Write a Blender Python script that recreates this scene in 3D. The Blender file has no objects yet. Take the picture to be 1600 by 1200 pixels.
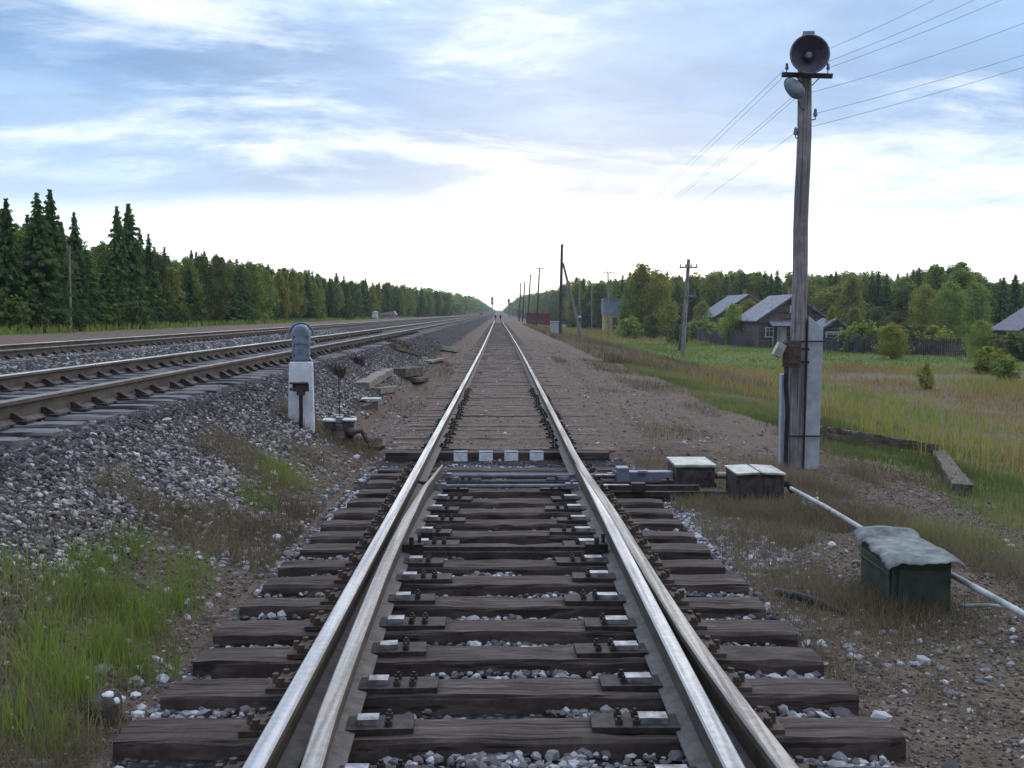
import bpy, math, random
import numpy as np
from mathutils import Vector, Matrix, Euler
R = math.radians
random.seed(7); rng = np.random.default_rng(11)
S = bpy.context.scene
COL = S.collection

# ------------------------------------------------------------------ camera
F = 1700.0
CAM = Vector((0.029, 0.0, 1.491))
cd = bpy.data.cameras.new('camera'); cam = bpy.data.objects.new('camera', cd); COL.objects.link(cam)
cd.sensor_width = 36; cd.lens = 36 * F / 1600; cd.clip_start = 0.05; cd.clip_end = 6000
cam.location = CAM; cam.rotation_euler = (R(90 - 3.702), 0, R(-0.505))
S.camera = cam
S.render.resolution_x = 1024; S.render.resolution_y = 768
ROT = cam.rotation_euler.to_matrix()

# ------------------------------------------------------------------ light
S.view_settings.view_transform = 'Standard'; S.view_settings.look = 'None'
S.view_settings.exposure = 0.52; S.view_settings.gamma = 1.0
SUN_EL, SUN_AZ = 9.0, 4.0
sl = bpy.data.lights.new('sun', 'SUN'); sun = bpy.data.objects.new('sun', sl); COL.objects.link(sun)
sl.energy = 0.5; sl.angle = R(38); sl.color = (1.0, 0.90, 0.76)
sun.rotation_euler = (R(90 - SUN_EL), 0, R(180 - SUN_AZ))   # shines from ahead towards the camera

class NT:
    """small node builder"""
    def __init__(s, tree): s.t = tree; s.n = tree.nodes; s.l = tree.links
    def add(s, typ, **kw):
        n = s.n.new(typ)
        for k, v in kw.items(): setattr(n, k, v)
        return n
    def put(s, sock, v):
        if isinstance(v, bpy.types.NodeSocket): s.l.new(v, sock)
        elif isinstance(v, (tuple, list)) and len(v) == 3 and sock.type == 'RGBA': sock.default_value = (*v, 1)
        else: sock.default_value = v
    def math(s, op, a, b=0.0, c=0.0, clamp=False):
        n = s.add('ShaderNodeMath', operation=op, use_clamp=clamp)
        s.put(n.inputs[0], a); s.put(n.inputs[1], b); s.put(n.inputs[2], c)
        return n.outputs[0]
    def mix(s, f, a, b, blend='MIX'):
        n = s.add('ShaderNodeMix', data_type='RGBA', blend_type=blend)
        s.put(n.inputs[0], f); s.put(n.inputs[6], a); s.put(n.inputs[7], b)
        return n.outputs[2]
    def ramp(s, f, stops):
        n = s.add('ShaderNodeValToRGB'); e = n.color_ramp.elements
        while len(e) < len(stops): e.new(0.5)
        for i, (p, c) in enumerate(stops):
            e[i].position = p; e[i].color = (c, c, c, 1) if isinstance(c, (int, float)) else (*c, 1)
        s.put(n.inputs[0], f); return n.outputs[0]
    def noise(s, vec, scale, detail=4, rough=0.55, dist=0.0):
        n = s.add('ShaderNodeTexNoise'); s.put(n.inputs['Vector'], vec)
        n.inputs['Scale'].default_value = scale; n.inputs['Detail'].default_value = detail
        n.inputs['Roughness'].default_value = rough; n.inputs['Distortion'].default_value = dist
        return n.outputs[0]
    def maprange(s, v, a, b, c=0.0, d=1.0, smooth=True):
        n = s.add('ShaderNodeMapRange', interpolation_type='SMOOTHSTEP' if smooth else 'LINEAR')
        s.put(n.inputs[0], v)
        for i, x in enumerate((a, b, c, d)): s.put(n.inputs[i + 1], x)
        return n.outputs[0]
    def vmap(s, vec, scale=(1, 1, 1), rot=(0, 0, 0), loc=(0, 0, 0)):
        n = s.add('ShaderNodeMapping'); s.put(n.inputs[0], vec)
        n.inputs[1].default_value = loc; n.inputs[2].default_value = rot; n.inputs[3].default_value = scale
        return n.outputs[0]

def build_world():
    w = bpy.data.worlds.new('World'); S.world = w; w.use_nodes = True
    w.node_tree.nodes.clear(); g = NT(w.node_tree)
    tc = g.add('ShaderNodeTexCoord'); d = tc.outputs['Generated']
    sep = g.add('ShaderNodeSeparateXYZ'); g.put(sep.inputs[0], d)
    x, y, z = sep.outputs
    zc = g.math('MAXIMUM', z, 0.0)
    inv = g.math('DIVIDE', 1.0, g.math('ADD', zc, 0.15))
    comb = g.add('ShaderNodeCombineXYZ')
    g.put(comb.inputs[0], g.math('MULTIPLY', x, inv)); g.put(comb.inputs[1], g.math('MULTIPLY', y, inv))
    P = comb.outputs[0]                                      # the cloud deck, seen in perspective
    sky = g.add('ShaderNodeTexSky', sky_type='NISHITA', sun_disc=False)
    sky.sun_elevation = R(SUN_EL); sky.sun_rotation = R(SUN_AZ)
    skyc = g.mix(1.0, sky.outputs[0], (0.10, 0.10, 0.10), 'MULTIPLY')
    n1 = g.noise(g.vmap(P, (0.42, 0.62, 1), (0, 0, R(14)), (3.1, 1.2, 0)), 1.0, 6, 0.6, 0.5)
    n2 = g.noise(g.vmap(P, (0.75, 1.05, 1), (0, 0, R(-14)), (7.3, 4.4, 0)), 1.0, 7, 0.62, 0.6)
    n3 = g.noise(g.vmap(P, (2.6, 4.0, 1), (0, 0, R(8)), (2.3, 9.4, 0)), 1.0, 6, 0.65, 0.5)
    grey = g.ramp(n1, [(0.34, (0.155, 0.29, 0.52)), (0.50, (0.25, 0.405, 0.65)), (0.66, (0.40, 0.56, 0.77))])
    det = g.math('MULTIPLY_ADD', n3, 0.30, 0.86)
    grey = g.mix(1.0, grey, g.ramp(n3, [(0.25, 0.86), (0.75, 1.16)]), 'MULTIPLY')
    # whiter to the upper right and low over the horizon
    right = g.maprange(g.math('DIVIDE', x, g.math('MAXIMUM', y, 0.05)), 0.12, 0.50, 0.0, 0.065)
    lev = g.math('ADD', g.math('MULTIPLY_ADD', n3, 0.25, n2), right)
    streak = g.maprange(lev, 0.60, 0.84)
    col = g.mix(g.math('MULTIPLY', streak, 0.95), grey, (0.86, 0.93, 0.99))
    hz = g.math('ADD', z, g.math('MULTIPLY', g.math('SUBTRACT', n2, 0.5), 0.055))
    hz = g.math('ADD', hz, g.math('MULTIPLY', g.math('ABSOLUTE', x), 0.028))
    low = g.maprange(hz, 0.074, 0.116, 1.0, 0.0)
    glow = g.maprange(g.math('ABSOLUTE', x), 0.02, 0.35, 1.0, 0.0)
    col = g.mix(low, col, g.mix(glow, (1.12, 1.20, 1.20), (1.30, 1.28, 1.14)))
    band = g.maprange(hz, 0.09, 0.19, 0.40, 0.0)
    col = g.mix(band, col, (0.60, 0.76, 0.94))
    # unseen sky shaped to light the ground: dimmer behind camera, brighter and warmer overhead
    back = g.mix(1.0, g.maprange(y, -0.4, 0.4, 0.55, 1.0), g.mix(g.maprange(z, 0.33, 0.75), (1.0, 1.0, 1.0), (3.5, 2.9, 2.45)), 'MULTIPLY')
    col = g.mix(1.0, col, back, 'MULTIPLY')
    col = g.mix(0.93, skyc, col)
    bg = g.add('ShaderNodeBackground'); g.put(bg.inputs[0], col); bg.inputs[1].default_value = 1.0
    out = g.add('ShaderNodeOutputWorld'); g.l.new(bg.outputs[0], out.inputs[0])
build_world()

# ------------------------------------------------------------------ placing
def W(u, v, d):
    r = ROT @ Vector(((u - 800) / F, (600 - v) / F, -1)); return CAM + r * (d / r.y)
def G(u, v, z):
    r = ROT @ Vector(((u - 800) / F, (600 - v) / F, -1)); return CAM + r * ((z - CAM.z) / r.z)
def GG(u, v):
    r = ROT @ Vector(((u - 800) / F, (600 - v) / F, -1)); r = r / r.y; d = np.concatenate([np.arange(3, 40, .02), np.arange(40, 200, .2)])
    z = CAM.z + r.z * d; k = int(np.argmax(z <= gz(CAM.x + r.x * d, d))); k = k if k else len(d) - 1
    return CAM + r * float(d[k])
def bend(y):
    return -0.0045 * (np.sqrt((y - 40.0) ** 2 + 400) + (y - 40.0)) / 2 + 0.0108
def rise(y):
    return np.clip(y - 300.0, 0, 1000) ** 2 * 5.0e-6

def hash2(ix, iy, seed):
    h = (ix.astype(np.int64) * 374761393 + iy.astype(np.int64) * 668265263 + seed * 144665) & 0x7fffffff
    h = ((h ^ (h >> 13)) * 1274126177) & 0x7fffffff
    return ((h ^ (h >> 16)) & 0xffff) / 65535.0
def vnoise(x, y, seed=0):
    x = np.asarray(x, float); y = np.asarray(y, float)
    ix = np.floor(x); iy = np.floor(y); fx = x - ix; fy = y - iy
    fx = fx * fx * (3 - 2 * fx); fy = fy * fy * (3 - 2 * fy)
    a = hash2(ix, iy, seed); b = hash2(ix + 1, iy, seed); c = hash2(ix, iy + 1, seed); d = hash2(ix + 1, iy + 1, seed)
    return (a * (1 - fx) + b * fx) * (1 - fy) + (c * (1 - fx) + d * fx) * fy
def fbm(x, y, o=4, seed=0):
    s = 0; a = 0.5; t = 0
    for k in range(o):
        s = s + a * vnoise(x * 2 ** k, y * 2 ** k, seed + k); t += a; a *= 0.5
    return s / t
def sst(a, b, x):
    t = np.clip((x - a) / (b - a), 0, 1); return t * t * (3 - 2 * t)

TURN_END = 13.10
def gz(x, y, noise=True):
    x = np.asarray(x, float); y = np.asarray(y, float)
    xr = x - bend(y)
    z = np.interp(xr, [-60, -24, -21, -13, -12, -9.2, -8.0, -6.6, -6.0, -5.9, -3.2, -3.05, -2.4, -1.95, -1.55, 1.7, 3.2, 4.4, 5.6, 8.0, 11.0, 16.0, 60],
                  [0.3, 0.45, 0.62, 0.60, 0.62, 0.62, 0.50, 0.50, 0.60, 0.62, 0.62, 0.585, 0.16, -0.12, -0.26, -0.28, -0.33, -0.38, -0.58, -1.05, -1.5, -1.8, -1.8])
    # the ground is filled up to the sleeper tops beyond the switch
    fill = sst(TURN_END - 0.05, TURN_END + 0.35, y)
    w1 = 1 - sst(2.0, 3.6, np.abs(xr))
    z = np.where(xr > -2.0, z + fill * w1 * (-0.187 - z) * (xr > -2.0), z)
    crib = (1 - sst(1.42, 1.62, np.abs(xr))) * (1 - fill)
    z = z * (1 - crib) + crib * (-0.275 + 0.06 * (fbm(x * 1.7, y * 2.1, 2, 77) - 0.4))
    if noise:
        amp = np.interp(xr, [-24, -13, -12, -6.4, -6, -3.1, -2.6, -1.9, -1.5, 1.5, 2.2, 5, 9, 60], [.15, .04, .02, .02, .012, .012, .06, .05, .014, .014, .05, .10, .22, .3])
        amp = amp * np.where(fill > 0.5, 1.0, 1.0)
        z = z + amp * (fbm(x * 1.3, y * 1.3, 4, 3) - 0.5) + 0.35 * amp * (fbm(x * 7, y * 7, 2, 9) - 0.5)
    return z + rise(y)

# ------------------------------------------------------------------ mesh helpers
def raw_mesh(name, verts, faces_flat, nper, mats=None, midx=None, smooth=False):
    """faces_flat: flat loop indices, nper: loops per face array or int"""
    me = bpy.data.meshes.new(name); verts = np.asarray(verts, np.float32)
    fl = np.asarray(faces_flat, np.int32).ravel(); nl = len(fl)
    if isinstance(nper, int): tot = np.full(nl // nper, nper, np.int32)
    else: tot = np.asarray(nper, np.int32)
    st = np.concatenate([[0], np.cumsum(tot)[:-1]]).astype(np.int32)
    me.vertices.add(len(verts)); me.vertices.foreach_set('co', verts.ravel())
    me.loops.add(nl); me.loops.foreach_set('vertex_index', fl)
    me.polygons.add(len(tot)); me.polygons.foreach_set('loop_start', st); me.polygons.foreach_set('loop_total', tot)
    for m in (mats or []): me.materials.append(m)
    if midx is not None: me.polygons.foreach_set('material_index', np.asarray(midx, np.int32))
    me.polygons.foreach_set('use_smooth', np.full(len(tot), smooth))
    me.update(calc_edges=True); me.validate()
    return me

class MB:
    def __init__(s): s.v = []; s.f = []; s.m = []; s.M = Matrix.Identity(4); s.mi = 0
    def addv(s, pts):
        b = len(s.v)
        for p in pts: s.v.append(tuple(s.M @ Vector(p)))
        return b
    def face(s, idx, mi=None): s.f.append(list(idx)); s.m.append(s.mi if mi is None else mi)
    def box(s, c, d, rz=0.0, rx=0.0, ry=0.0, mi=None, taper=(1, 1)):
        M = Matrix.Translation(c) @ Euler((rx, ry, rz)).to_matrix().to_4x4()
        h = [a / 2 for a in d]; pts = []
        for z in (-1, 1):
            tx, ty = taper if z > 0 else (1, 1)
            for x, y in ((-1, -1), (1, -1), (1, 1), (-1, 1)): pts.append(M @ Vector((x * h[0] * tx, y * h[1] * ty, z * h[2])))
        b = s.addv(pts)
        for q in ((3, 2, 1, 0), (4, 5, 6, 7), (0, 1, 5, 4), (1, 2, 6, 5), (2, 3, 7, 6), (3, 0, 4, 7)): s.face([b + i for i in q], mi)
        return s
    def tube(s, pts, rad, n=8, mi=None, caps=True):
        pts = [Vector(p) for p in pts]; rad = [rad] * len(pts) if isinstance(rad, (int, float)) else rad
        rings = []; up0 = None
        for i, p in enumerate(pts):
            t = (pts[min(i + 1, len(pts) - 1)] - pts[max(i - 1, 0)]).normalized()
            a = Vector((0, 0, 1)) if abs(t.z) < 0.9 else Vector((1, 0, 0))
            if up0 is not None: a = up0
            e1 = (a - t * a.dot(t)); e1 = e1.normalized() if e1.length > 1e-6 else t.orthogonal().normalized()
            up0 = e1; e2 = t.cross(e1)
            rings.append(s.addv([p + (e1 * math.cos(2 * math.pi * k / n) + e2 * math.sin(2 * math.pi * k / n)) * rad[i] for k in range(n)]))
        for a, b in zip(rings, rings[1:]):
            for k in range(n): s.face([a + k, a + (k + 1) % n, b + (k + 1) % n, b + k], mi)
        if caps:
            s.face([rings[0] + k for k in range(n)][::-1], mi); s.face([rings[-1] + k for k in range(n)], mi)
        return s
    def cyl(s, a, b, r, n=12, mi=None, r2=None): return s.tube([a, b], [r, r if r2 is None else r2], n, mi)
    def lathe(s, prof, n=24, origin=(0, 0, 0), axis='z', mi=None, cap=True):
        o = Vector(origin); rings = []
        for r, h in prof:
            pts = []
            for k in range(n):
                c, q = r * math.cos(2 * math.pi * k / n), r * math.sin(2 * math.pi * k / n)
                pts.append(o + (Vector((c, q, h)) if axis == 'z' else Vector((c, h, -q)) if axis == 'y' else Vector((h, c, q))))
            rings.append(s.addv(pts))
        for a, b in zip(rings, rings[1:]):
            for k in range(n): s.face([a + k, a + (k + 1) % n, b + (k + 1) % n, b + k], mi)
        if cap: s.face([rings[-1] + k for k in range(n)], mi); s.face([rings[0] + k for k in range(n)][::-1], mi)
        return s
    def prism(s, poly, a, b, plane='xz', mi=None):
        """poly extruded from a to b along the missing axis"""
        def P(p, h): return (p[0], h, p[1]) if plane == 'xz' else (h, p[0], p[1]) if plane == 'yz' else (p[0], p[1], h)
        n = len(poly); b0 = s.addv([P(p, a) for p in poly]); b1 = s.addv([P(p, b) for p in poly])
        s.face([b0 + i for i in range(n)], mi); s.face([b1 + i for i in range(n)][::-1], mi)
        for i in range(n): s.face([b0 + i, b1 + i, b1 + (i + 1) % n, b0 + (i + 1) % n], mi)
        return s
    def mesh(s, name, mats, smooth=False):
        me = bpy.data.meshes.new(name); me.from_pydata(s.v, [], s.f)
        for m in (mats if isinstance(mats, (list, tuple)) else [mats]): me.materials.append(m)
        me.polygons.foreach_set('material_index', s.m)
        me.polygons.foreach_set('use_smooth', [smooth] * len(s.f)); me.update()
        import bmesh
        bm = bmesh.new(); bm.from_mesh(me); bmesh.ops.recalc_face_normals(bm, faces=bm.faces); bm.to_mesh(me); bm.free()
        return me
    def build(s, name, mats, parent=None, smooth=False, bevel=0.0, seg=2):
        o = link(name, s.mesh(name, mats, smooth), parent)
        if bevel:
            b = o.modifiers.new('bevel', 'BEVEL'); b.width = bevel; b.segments = seg; b.limit_method = 'ANGLE'; b.angle_limit = R(40)
        if smooth:
            try: o.data.set_sharp_from_angle(angle=R(40))
            except Exception: pass
        return o
def link(name, data, parent=None):
    o = bpy.data.objects.new(name, data); COL.objects.link(o)
    if parent is not None: o.parent = parent
    return o
def tag(o, label=None, cat=None, group=None, kind=None):
    if label: o['label'] = label
    if cat: o['category'] = cat
    if group: o['group'] = group
    if kind: o['kind'] = kind
    return o
def empty(name, loc=(0, 0, 0), rz=0.0, label=None, cat=None, group=None):
    o = link(name, None); o.location = loc; o.rotation_euler = (0, 0, rz); o.empty_display_size = 0.1
    return tag(o, label, cat, group)
def kids(o): return KID.get(o.name, []) or [c for c in bpy.data.objects if c.parent == o]
KID = {}
def copy_tree(o, parent=None):
    c = o.copy(); COL.objects.link(c)
    if parent is not None: c.parent = parent
    if o.name not in KID: KID[o.name] = [k for k in bpy.data.objects if k.parent == o]
    for k in KID[o.name]: copy_tree(k, c)
    return c

# ------------------------------------------------------------------ materials
def mat(name, build, rough=0.85, metal=0.0, spec=0.3):
    m = bpy.data.materials.new(name); m.use_nodes = True; g = NT(m.node_tree)
    b = g.n['Principled BSDF']; b.inputs['Roughness'].default_value = rough; b.inputs['Metallic'].default_value = metal
    b.inputs['Specular IOR Level'].default_value = spec
    build(g, b); return m
def obj_coord(g): return g.add('ShaderNodeTexCoord').outputs['Object']
def geo_pos(g): return g.add('ShaderNodeNewGeometry').outputs['Position']
def island(g): return g.add('ShaderNodeNewGeometry').outputs['Random Per Island']
def bump(g, b, h, strength=0.4, dist=0.01):
    n = g.add('ShaderNodeBump'); n.inputs['Strength'].default_value = strength; n.inputs['Distance'].default_value = dist
    g.put(n.inputs['Height'], h); g.l.new(n.outputs[0], b.inputs['Normal'])
def flatm(name, c1, c2, scale=6.0, rough=0.85, metal=0.0, stretch=(1, 1, 1), bs=0.3, bd=0.005, spec=0.3, world=False):
    def f(g, b):
        v = g.vmap(geo_pos(g) if world else obj_coord(g), stretch)
        n = g.noise(v, scale, 6, 0.62)
        g.put(b.inputs['Base Color'], g.ramp(n, [(0.34, c1), (0.66, c2)]))
        if bs: bump(g, b, n, bs, bd)
    return mat(name, f, rough, metal, spec)
def leafm(name, stops, rough=0.75, trans=0.5):
    def f(g, b):
        oi = g.add('ShaderNodeObjectInfo').outputs['Random']
        r = g.math('ADD', g.math('MULTIPLY', island(g), 0.72), g.math('MULTIPLY', oi, 0.28))
        g.put(b.inputs['Base Color'], g.ramp(r, stops))
        b.inputs['Specular IOR Level'].default_value = 0.15
        tr = g.add('ShaderNodeBsdfTranslucent'); g.put(tr.inputs[0], g.ramp(r, stops))
        mx = g.add('ShaderNodeMixShader'); mx.inputs[0].default_value = trans
        g.l.new(b.outputs[0], mx.inputs[1]); g.l.new(tr.outputs[0], mx.inputs[2]); g.l.new(mx.outputs[0], g.n['Material Output'].inputs[0])
    return mat(name, f, rough)

def ground_mat():
    def f(g, b):
        P = geo_pos(g)
        at = g.add('ShaderNodeVertexColor', layer_name='zone')
        sep = g.add('ShaderNodeSeparateColor'); g.put(sep.inputs[0], at.outputs[0])
        zr, zg, zb = sep.outputs[0], sep.outputs[1], sep.outputs[2]; za = at.outputs[1]
        nb = g.noise(P, 0.9, 5, 0.6); nm = g.noise(P, 6.0, 6, 0.65); nf = g.noise(P, 38.0, 5, 0.7); nl = g.noise(P, 0.16, 4, 0.6)
        vor = g.add('ShaderNodeTexVoronoi', feature='F1'); g.put(vor.inputs['Vector'], P); vor.inputs['Scale'].default_value = 24.0
        dirt = g.ramp(nm, [(0.30, (0.090, 0.060, 0.047)), (0.52, (0.165, 0.116, 0.093)), (0.75, (0.25, 0.190, 0.158))])
        dirt = g.mix(g.math('MULTIPLY', nf, 0.6), dirt, g.ramp(nf, [(0.35, (0.065, 0.045, 0.036)), (0.65, (0.23, 0.175, 0.145))]))
        peb = g.maprange(vor.outputs['Distance'], 0.10, 0.22, 1.0, 0.0)
        pebsel = g.ramp(vor.outputs['Color'], [(0.62, 0.0), (0.66, 1.0)])
        pebm = g.math('MULTIPLY', g.math('MULTIPLY', peb, pebsel), g.maprange(nb, 0.35, 0.65, 0.05, 0.5))
        dirt = g.mix(pebm, dirt, (0.30, 0.285, 0.29))
        bal = g.ramp(vor.outputs['Color'], [(0.1, (0.035, 0.033, 0.037)), (0.5, (0.085, 0.08, 0.085)), (0.9, (0.20, 0.195, 0.205))])
        bal = g.mix(g.maprange(vor.outputs['Distance'], 0.25, 0.5, 0.0, 0.8), bal, (0.018, 0.017, 0.02))
        grn = g.ramp(nm, [(0.3, (0.075, 0.085, 0.04)), (0.55, (0.13, 0.155, 0.055)), (0.8, (0.20, 0.22, 0.085))])
        dry = g.mix(0.45, dirt, g.ramp(g.mix(0.5, nm, nf), [(0.36, (0.075, 0.062, 0.038)), (0.5, (0.16, 0.135, 0.085)), (0.62, (0.25, 0.21, 0.14))]))
        jit = g.math('ADD', g.math('MULTIPLY', g.math('SUBTRACT', nm, 0.5), 1.1), g.math('MULTIPLY', g.math('SUBTRACT', nb, 0.5), 0.8))
        def w(z): return g.maprange(g.math('ADD', z, jit), 0.38, 0.62)
        def wz(z): return g.math('MULTIPLY', w(z), g.maprange(z, 0.02, 0.12))
        c = g.mix(wz(zb), dirt, dry)
        c = g.mix(wz(zg), c, grn)
        c = g.mix(wz(zr), c, bal)
        g.put(b.inputs['Base Color'], c)
        h = g.math('ADD', g.math('MULTIPLY', nm, 0.7), g.math('MULTIPLY', nf, 0.5))
        h = g.math('ADD', h, g.math('MULTIPLY', pebm, 0.3))
        bump(g, b, h, 1.0, 0.06)
    return mat('soil', f, 0.95, 0, 0.1)
M_ground = ground_mat()
def wood_mat(name, dark, mid, light, axis='x', sc=1.0):
    def f(g, b):
        st = {'x': (1.5, 17, 7), 'z': (22, 22, 1.2), 'y': (24, 1.2, 24)}[axis]
        oi = g.add('ShaderNodeObjectInfo').outputs['Random']
        v = g.add('ShaderNodeVectorMath', operation='ADD'); g.put(v.inputs[0], obj_coord(g))
        cb = g.add('ShaderNodeCombineXYZ'); g.put(cb.inputs[0], g.math('MULTIPLY', oi, 37.0)); g.put(cb.inputs[1], g.math('MULTIPLY', oi, 13.0))
        g.put(v.inputs[1], cb.outputs[0])
        n = g.noise(g.vmap(v.outputs[0], tuple(a * sc for a in st)), 2.2, 7, 0.68, 0.4)
        n2 = g.noise(v.outputs[0], 3.0, 4, 0.6); n3 = g.noise(v.outputs[0], 45.0, 3, 0.6)
        crack = g.noise(g.vmap(v.outputs[0], tuple(a * sc * (0.5 if a < 2 else 1.4) for a in st)), 2.0, 3, 0.5, 0.2)
        cr = g.ramp(crack, [(0.40, 1.0), (0.455, 0.0)])
        c = g.ramp(n, [(0.32, dark), (0.5, mid), (0.68, light)])
        c = g.mix(g.maprange(n2, 0.42, 0.62, 0.0, 0.75), c, tuple(a * 0.48 for a in mid))
        c = g.mix(g.math('MULTIPLY', n3, 0.35), c, light)
        c = g.mix(g.math('MULTIPLY', cr, 0.6), c, tuple(a * 0.25 for a in dark))
        g.put(b.inputs['Base Color'], c)
        bump(g, b, g.math('SUBTRACT', g.math('ADD', n, g.math('MULTIPLY', n3, 0.2)), g.math('MULTIPLY', cr, 0.5)), 0.55, 0.008)
    return mat(name, f, 0.88, 0, 0.2)
M_sleeper = wood_mat('tarred_timber', (0.026, 0.018, 0.016), (0.068, 0.049, 0.044), (0.155, 0.120, 0.110))
M_sleeper_grey = wood_mat('grey_timber', (0.07, 0.065, 0.065), (0.15, 0.14, 0.145), (0.28, 0.26, 0.27))
M_pole = wood_mat('pole_timber', (0.14, 0.12, 0.12), (0.25, 0.215, 0.22), (0.38, 0.35, 0.36), 'z', 0.8)
M_poledark = wood_mat('dark_pole_timber', (0.045, 0.035, 0.032), (0.08, 0.065, 0.06), (0.13, 0.11, 0.10), 'z', 0.8)
M_log = wood_mat('brown_timber', (0.05, 0.036, 0.030), (0.105, 0.08, 0.065), (0.19, 0.155, 0.13), 'x')
M_plank = wood_mat('plank_wall', (0.07, 0.05, 0.045), (0.14, 0.105, 0.095), (0.22, 0.18, 0.165), 'x', 0.15)
M_tan = flatm('pale_block', (0.12, 0.10, 0.085), (0.25, 0.215, 0.175), 8)
def steel(name, base, rust, lo, hi, rough):
    def f(g, b):
        v = g.vmap(geo_pos(g), (30, 0.5, 30)); n = g.noise(v, 1.0, 5, 0.65); n2 = g.noise(geo_pos(g), 24.0, 5, 0.7)
        k = g.maprange(g.math('ADD', g.math('MULTIPLY', n, 0.7), g.math('MULTIPLY', n2, 0.3)), lo, hi)
        g.put(b.inputs['Base Color'], g.mix(k, base, rust)); g.put(b.inputs['Metallic'], g.math('SUBTRACT', 1.0, g.math('MULTIPLY', k, 0.75)))
        g.put(b.inputs['Roughness'], g.math('ADD', rough, g.math('MULTIPLY', k, 0.3)))
        bump(g, b, n2, 0.06, 0.002)
    return mat(name, f, rough, 1.0, 0.5)
M_rtop = steel('polished_rail_top', (0.43, 0.43, 0.44), (0.24, 0.215, 0.20), 0.38, 0.72, 0.42)
M_rworn = steel('worn_rail_top', (0.37, 0.345, 0.32), (0.21, 0.175, 0.15), 0.38, 0.66, 0.50)
M_rdull = flatm('dull_rail_top', (0.12, 0.105, 0.10), (0.24, 0.22, 0.22), 9, 0.6, 0.3, (1, .3, 1), world=True)
M_rside = flatm('rusty_rail_side', (0.060, 0.045, 0.034), (0.135, 0.105, 0.082), 9, 0.8, 0.0, (1, .3, 1), world=True)
M_rfoot = flatm('rail_foot', (0.085, 0.072, 0.066), (0.165, 0.145, 0.138), 14, 0.75, 0.2, world=True)
M_iron = flatm('dark_iron', (0.018, 0.015, 0.016), (0.062, 0.048, 0.044), 18, 0.75, 0.1, world=True)
M_rustiron = flatm('rusty_iron', (0.045, 0.030, 0.024), (0.12, 0.085, 0.068), 18, 0.85, 0.1)
M_slide = flatm('worn_slide_face', (0.10, 0.09, 0.09), (0.42, 0.42, 0.45), 16, 0.5, 0.5, bs=0.2, world=True)
M_greymetal = flatm('grey_painted_metal', (0.13, 0.14, 0.18), (0.23, 0.24, 0.30), 12, 0.55, 0.2)
M_bluegrey = flatm('blue_grey_enamel', (0.14, 0.17, 0.24), (0.24, 0.28, 0.38), 10, 0.5, 0.1)
M_lid = flatm('pale_metal_lid', (0.22, 0.22, 0.20), (0.50, 0.51, 0.48), 7, 0.55, 0.2)
M_dirtymetal = flatm('dirty_box_metal', (0.028, 0.022, 0.024), (0.095, 0.072, 0.064), 14, 0.8)
M_white = flatm('whitewashed_concrete', (0.52, 0.53, 0.58), (0.74, 0.75, 0.80), 7, 0.9, bs=0.25, bd=0.006)
M_concrete = flatm('concrete', (0.30, 0.315, 0.36), (0.44, 0.46, 0.51), 9, 0.9, bs=0.3, bd=0.004)
M_stripe = flatm('white_stripe_paint', (0.50, 0.51, 0.56), (0.82, 0.83, 0.88), 22, 0.9)
M_pipe = flatm('pale_pipe', (0.22, 0.22, 0.21), (0.46, 0.46, 0.45), 8, 0.6)
M_darkgreen = flatm('dark_green_box', (0.020, 0.030, 0.024), (0.060, 0.070, 0.055), 6, 0.7)
M_felt = flatm('torn_felt_cover', (0.07, 0.08, 0.08), (0.25, 0.26, 0.25), 9, 0.85, bs=0.6, bd=0.02)
M_cable = flatm('black_cable', (0.010, 0.009, 0.012), (0.028, 0.024, 0.030), 12, 0.6)
M_wire = flatm('wire', (0.20, 0.22, 0.26), (0.28, 0.30, 0.34), 5, 0.6, bs=0)
M_glass = flatm('dark_pane', (0.03, 0.035, 0.045), (0.06, 0.065, 0.08), 3, 0.15, bs=0, spec=0.6)
M_lampglass = flatm('lamp_glass', (0.10, 0.13, 0.14), (0.18, 0.21, 0.22), 6, 0.3, bs=0)
M_roof = flatm('grey_sheet_roof', (0.085, 0.09, 0.115), (0.25, 0.26, 0.30), 1.6, 0.75, 0.0, (5, .6, 1))
M_roofdark = flatm('dark_sheet_roof', (0.055, 0.055, 0.085), (0.11, 0.11, 0.16), 1.5, 0.6, 0.1, (5, .6, 1))
M_red = flatm('faded_red_paint', (0.16, 0.030, 0.026), (0.26, 0.055, 0.045), 2)
M_yellow = flatm('yellow_paint', (0.42, 0.29, 0.12), (0.52, 0.38, 0.18), 1)
M_blue = flatm('blue_grey_roof', (0.15, 0.19, 0.26), (0.24, 0.28, 0.35), 2)
M_whitep = flatm('white_paint', (0.55, 0.56, 0.60), (0.75, 0.76, 0.80), 2)
M_bark = flatm('bark', (0.05, 0.04, 0.034), (0.13, 0.11, 0.095), 3, stretch=(6, 6, 1))
M_birch = flatm('birch_bark', (0.12, 0.11, 0.10), (0.42, 0.41, 0.39), 3, stretch=(3, 3, 2))
def stonem(name, stops):
    def f(g, b):
        n = g.noise(geo_pos(g), 70.0, 3, 0.6)
        c = g.ramp(island(g), stops); c = g.mix(g.math('MULTIPLY', n, 0.35), c, (0.05, 0.045, 0.05)); g.put(b.inputs['Base Color'], c)
        bump(g, b, n, 0.3, 0.004)
    return mat(name, f, 0.9, 0, 0.2)
M_st_dark = stonem('dark_ballast_stone', [(0.0, (0.028, 0.025, 0.027)), (0.4, (0.065, 0.052, 0.055)), (0.75, (0.105, 0.088, 0.092)), (0.93, (0.17, 0.15, 0.16)), (1.0, (0.34, 0.34, 0.37))])
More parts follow.
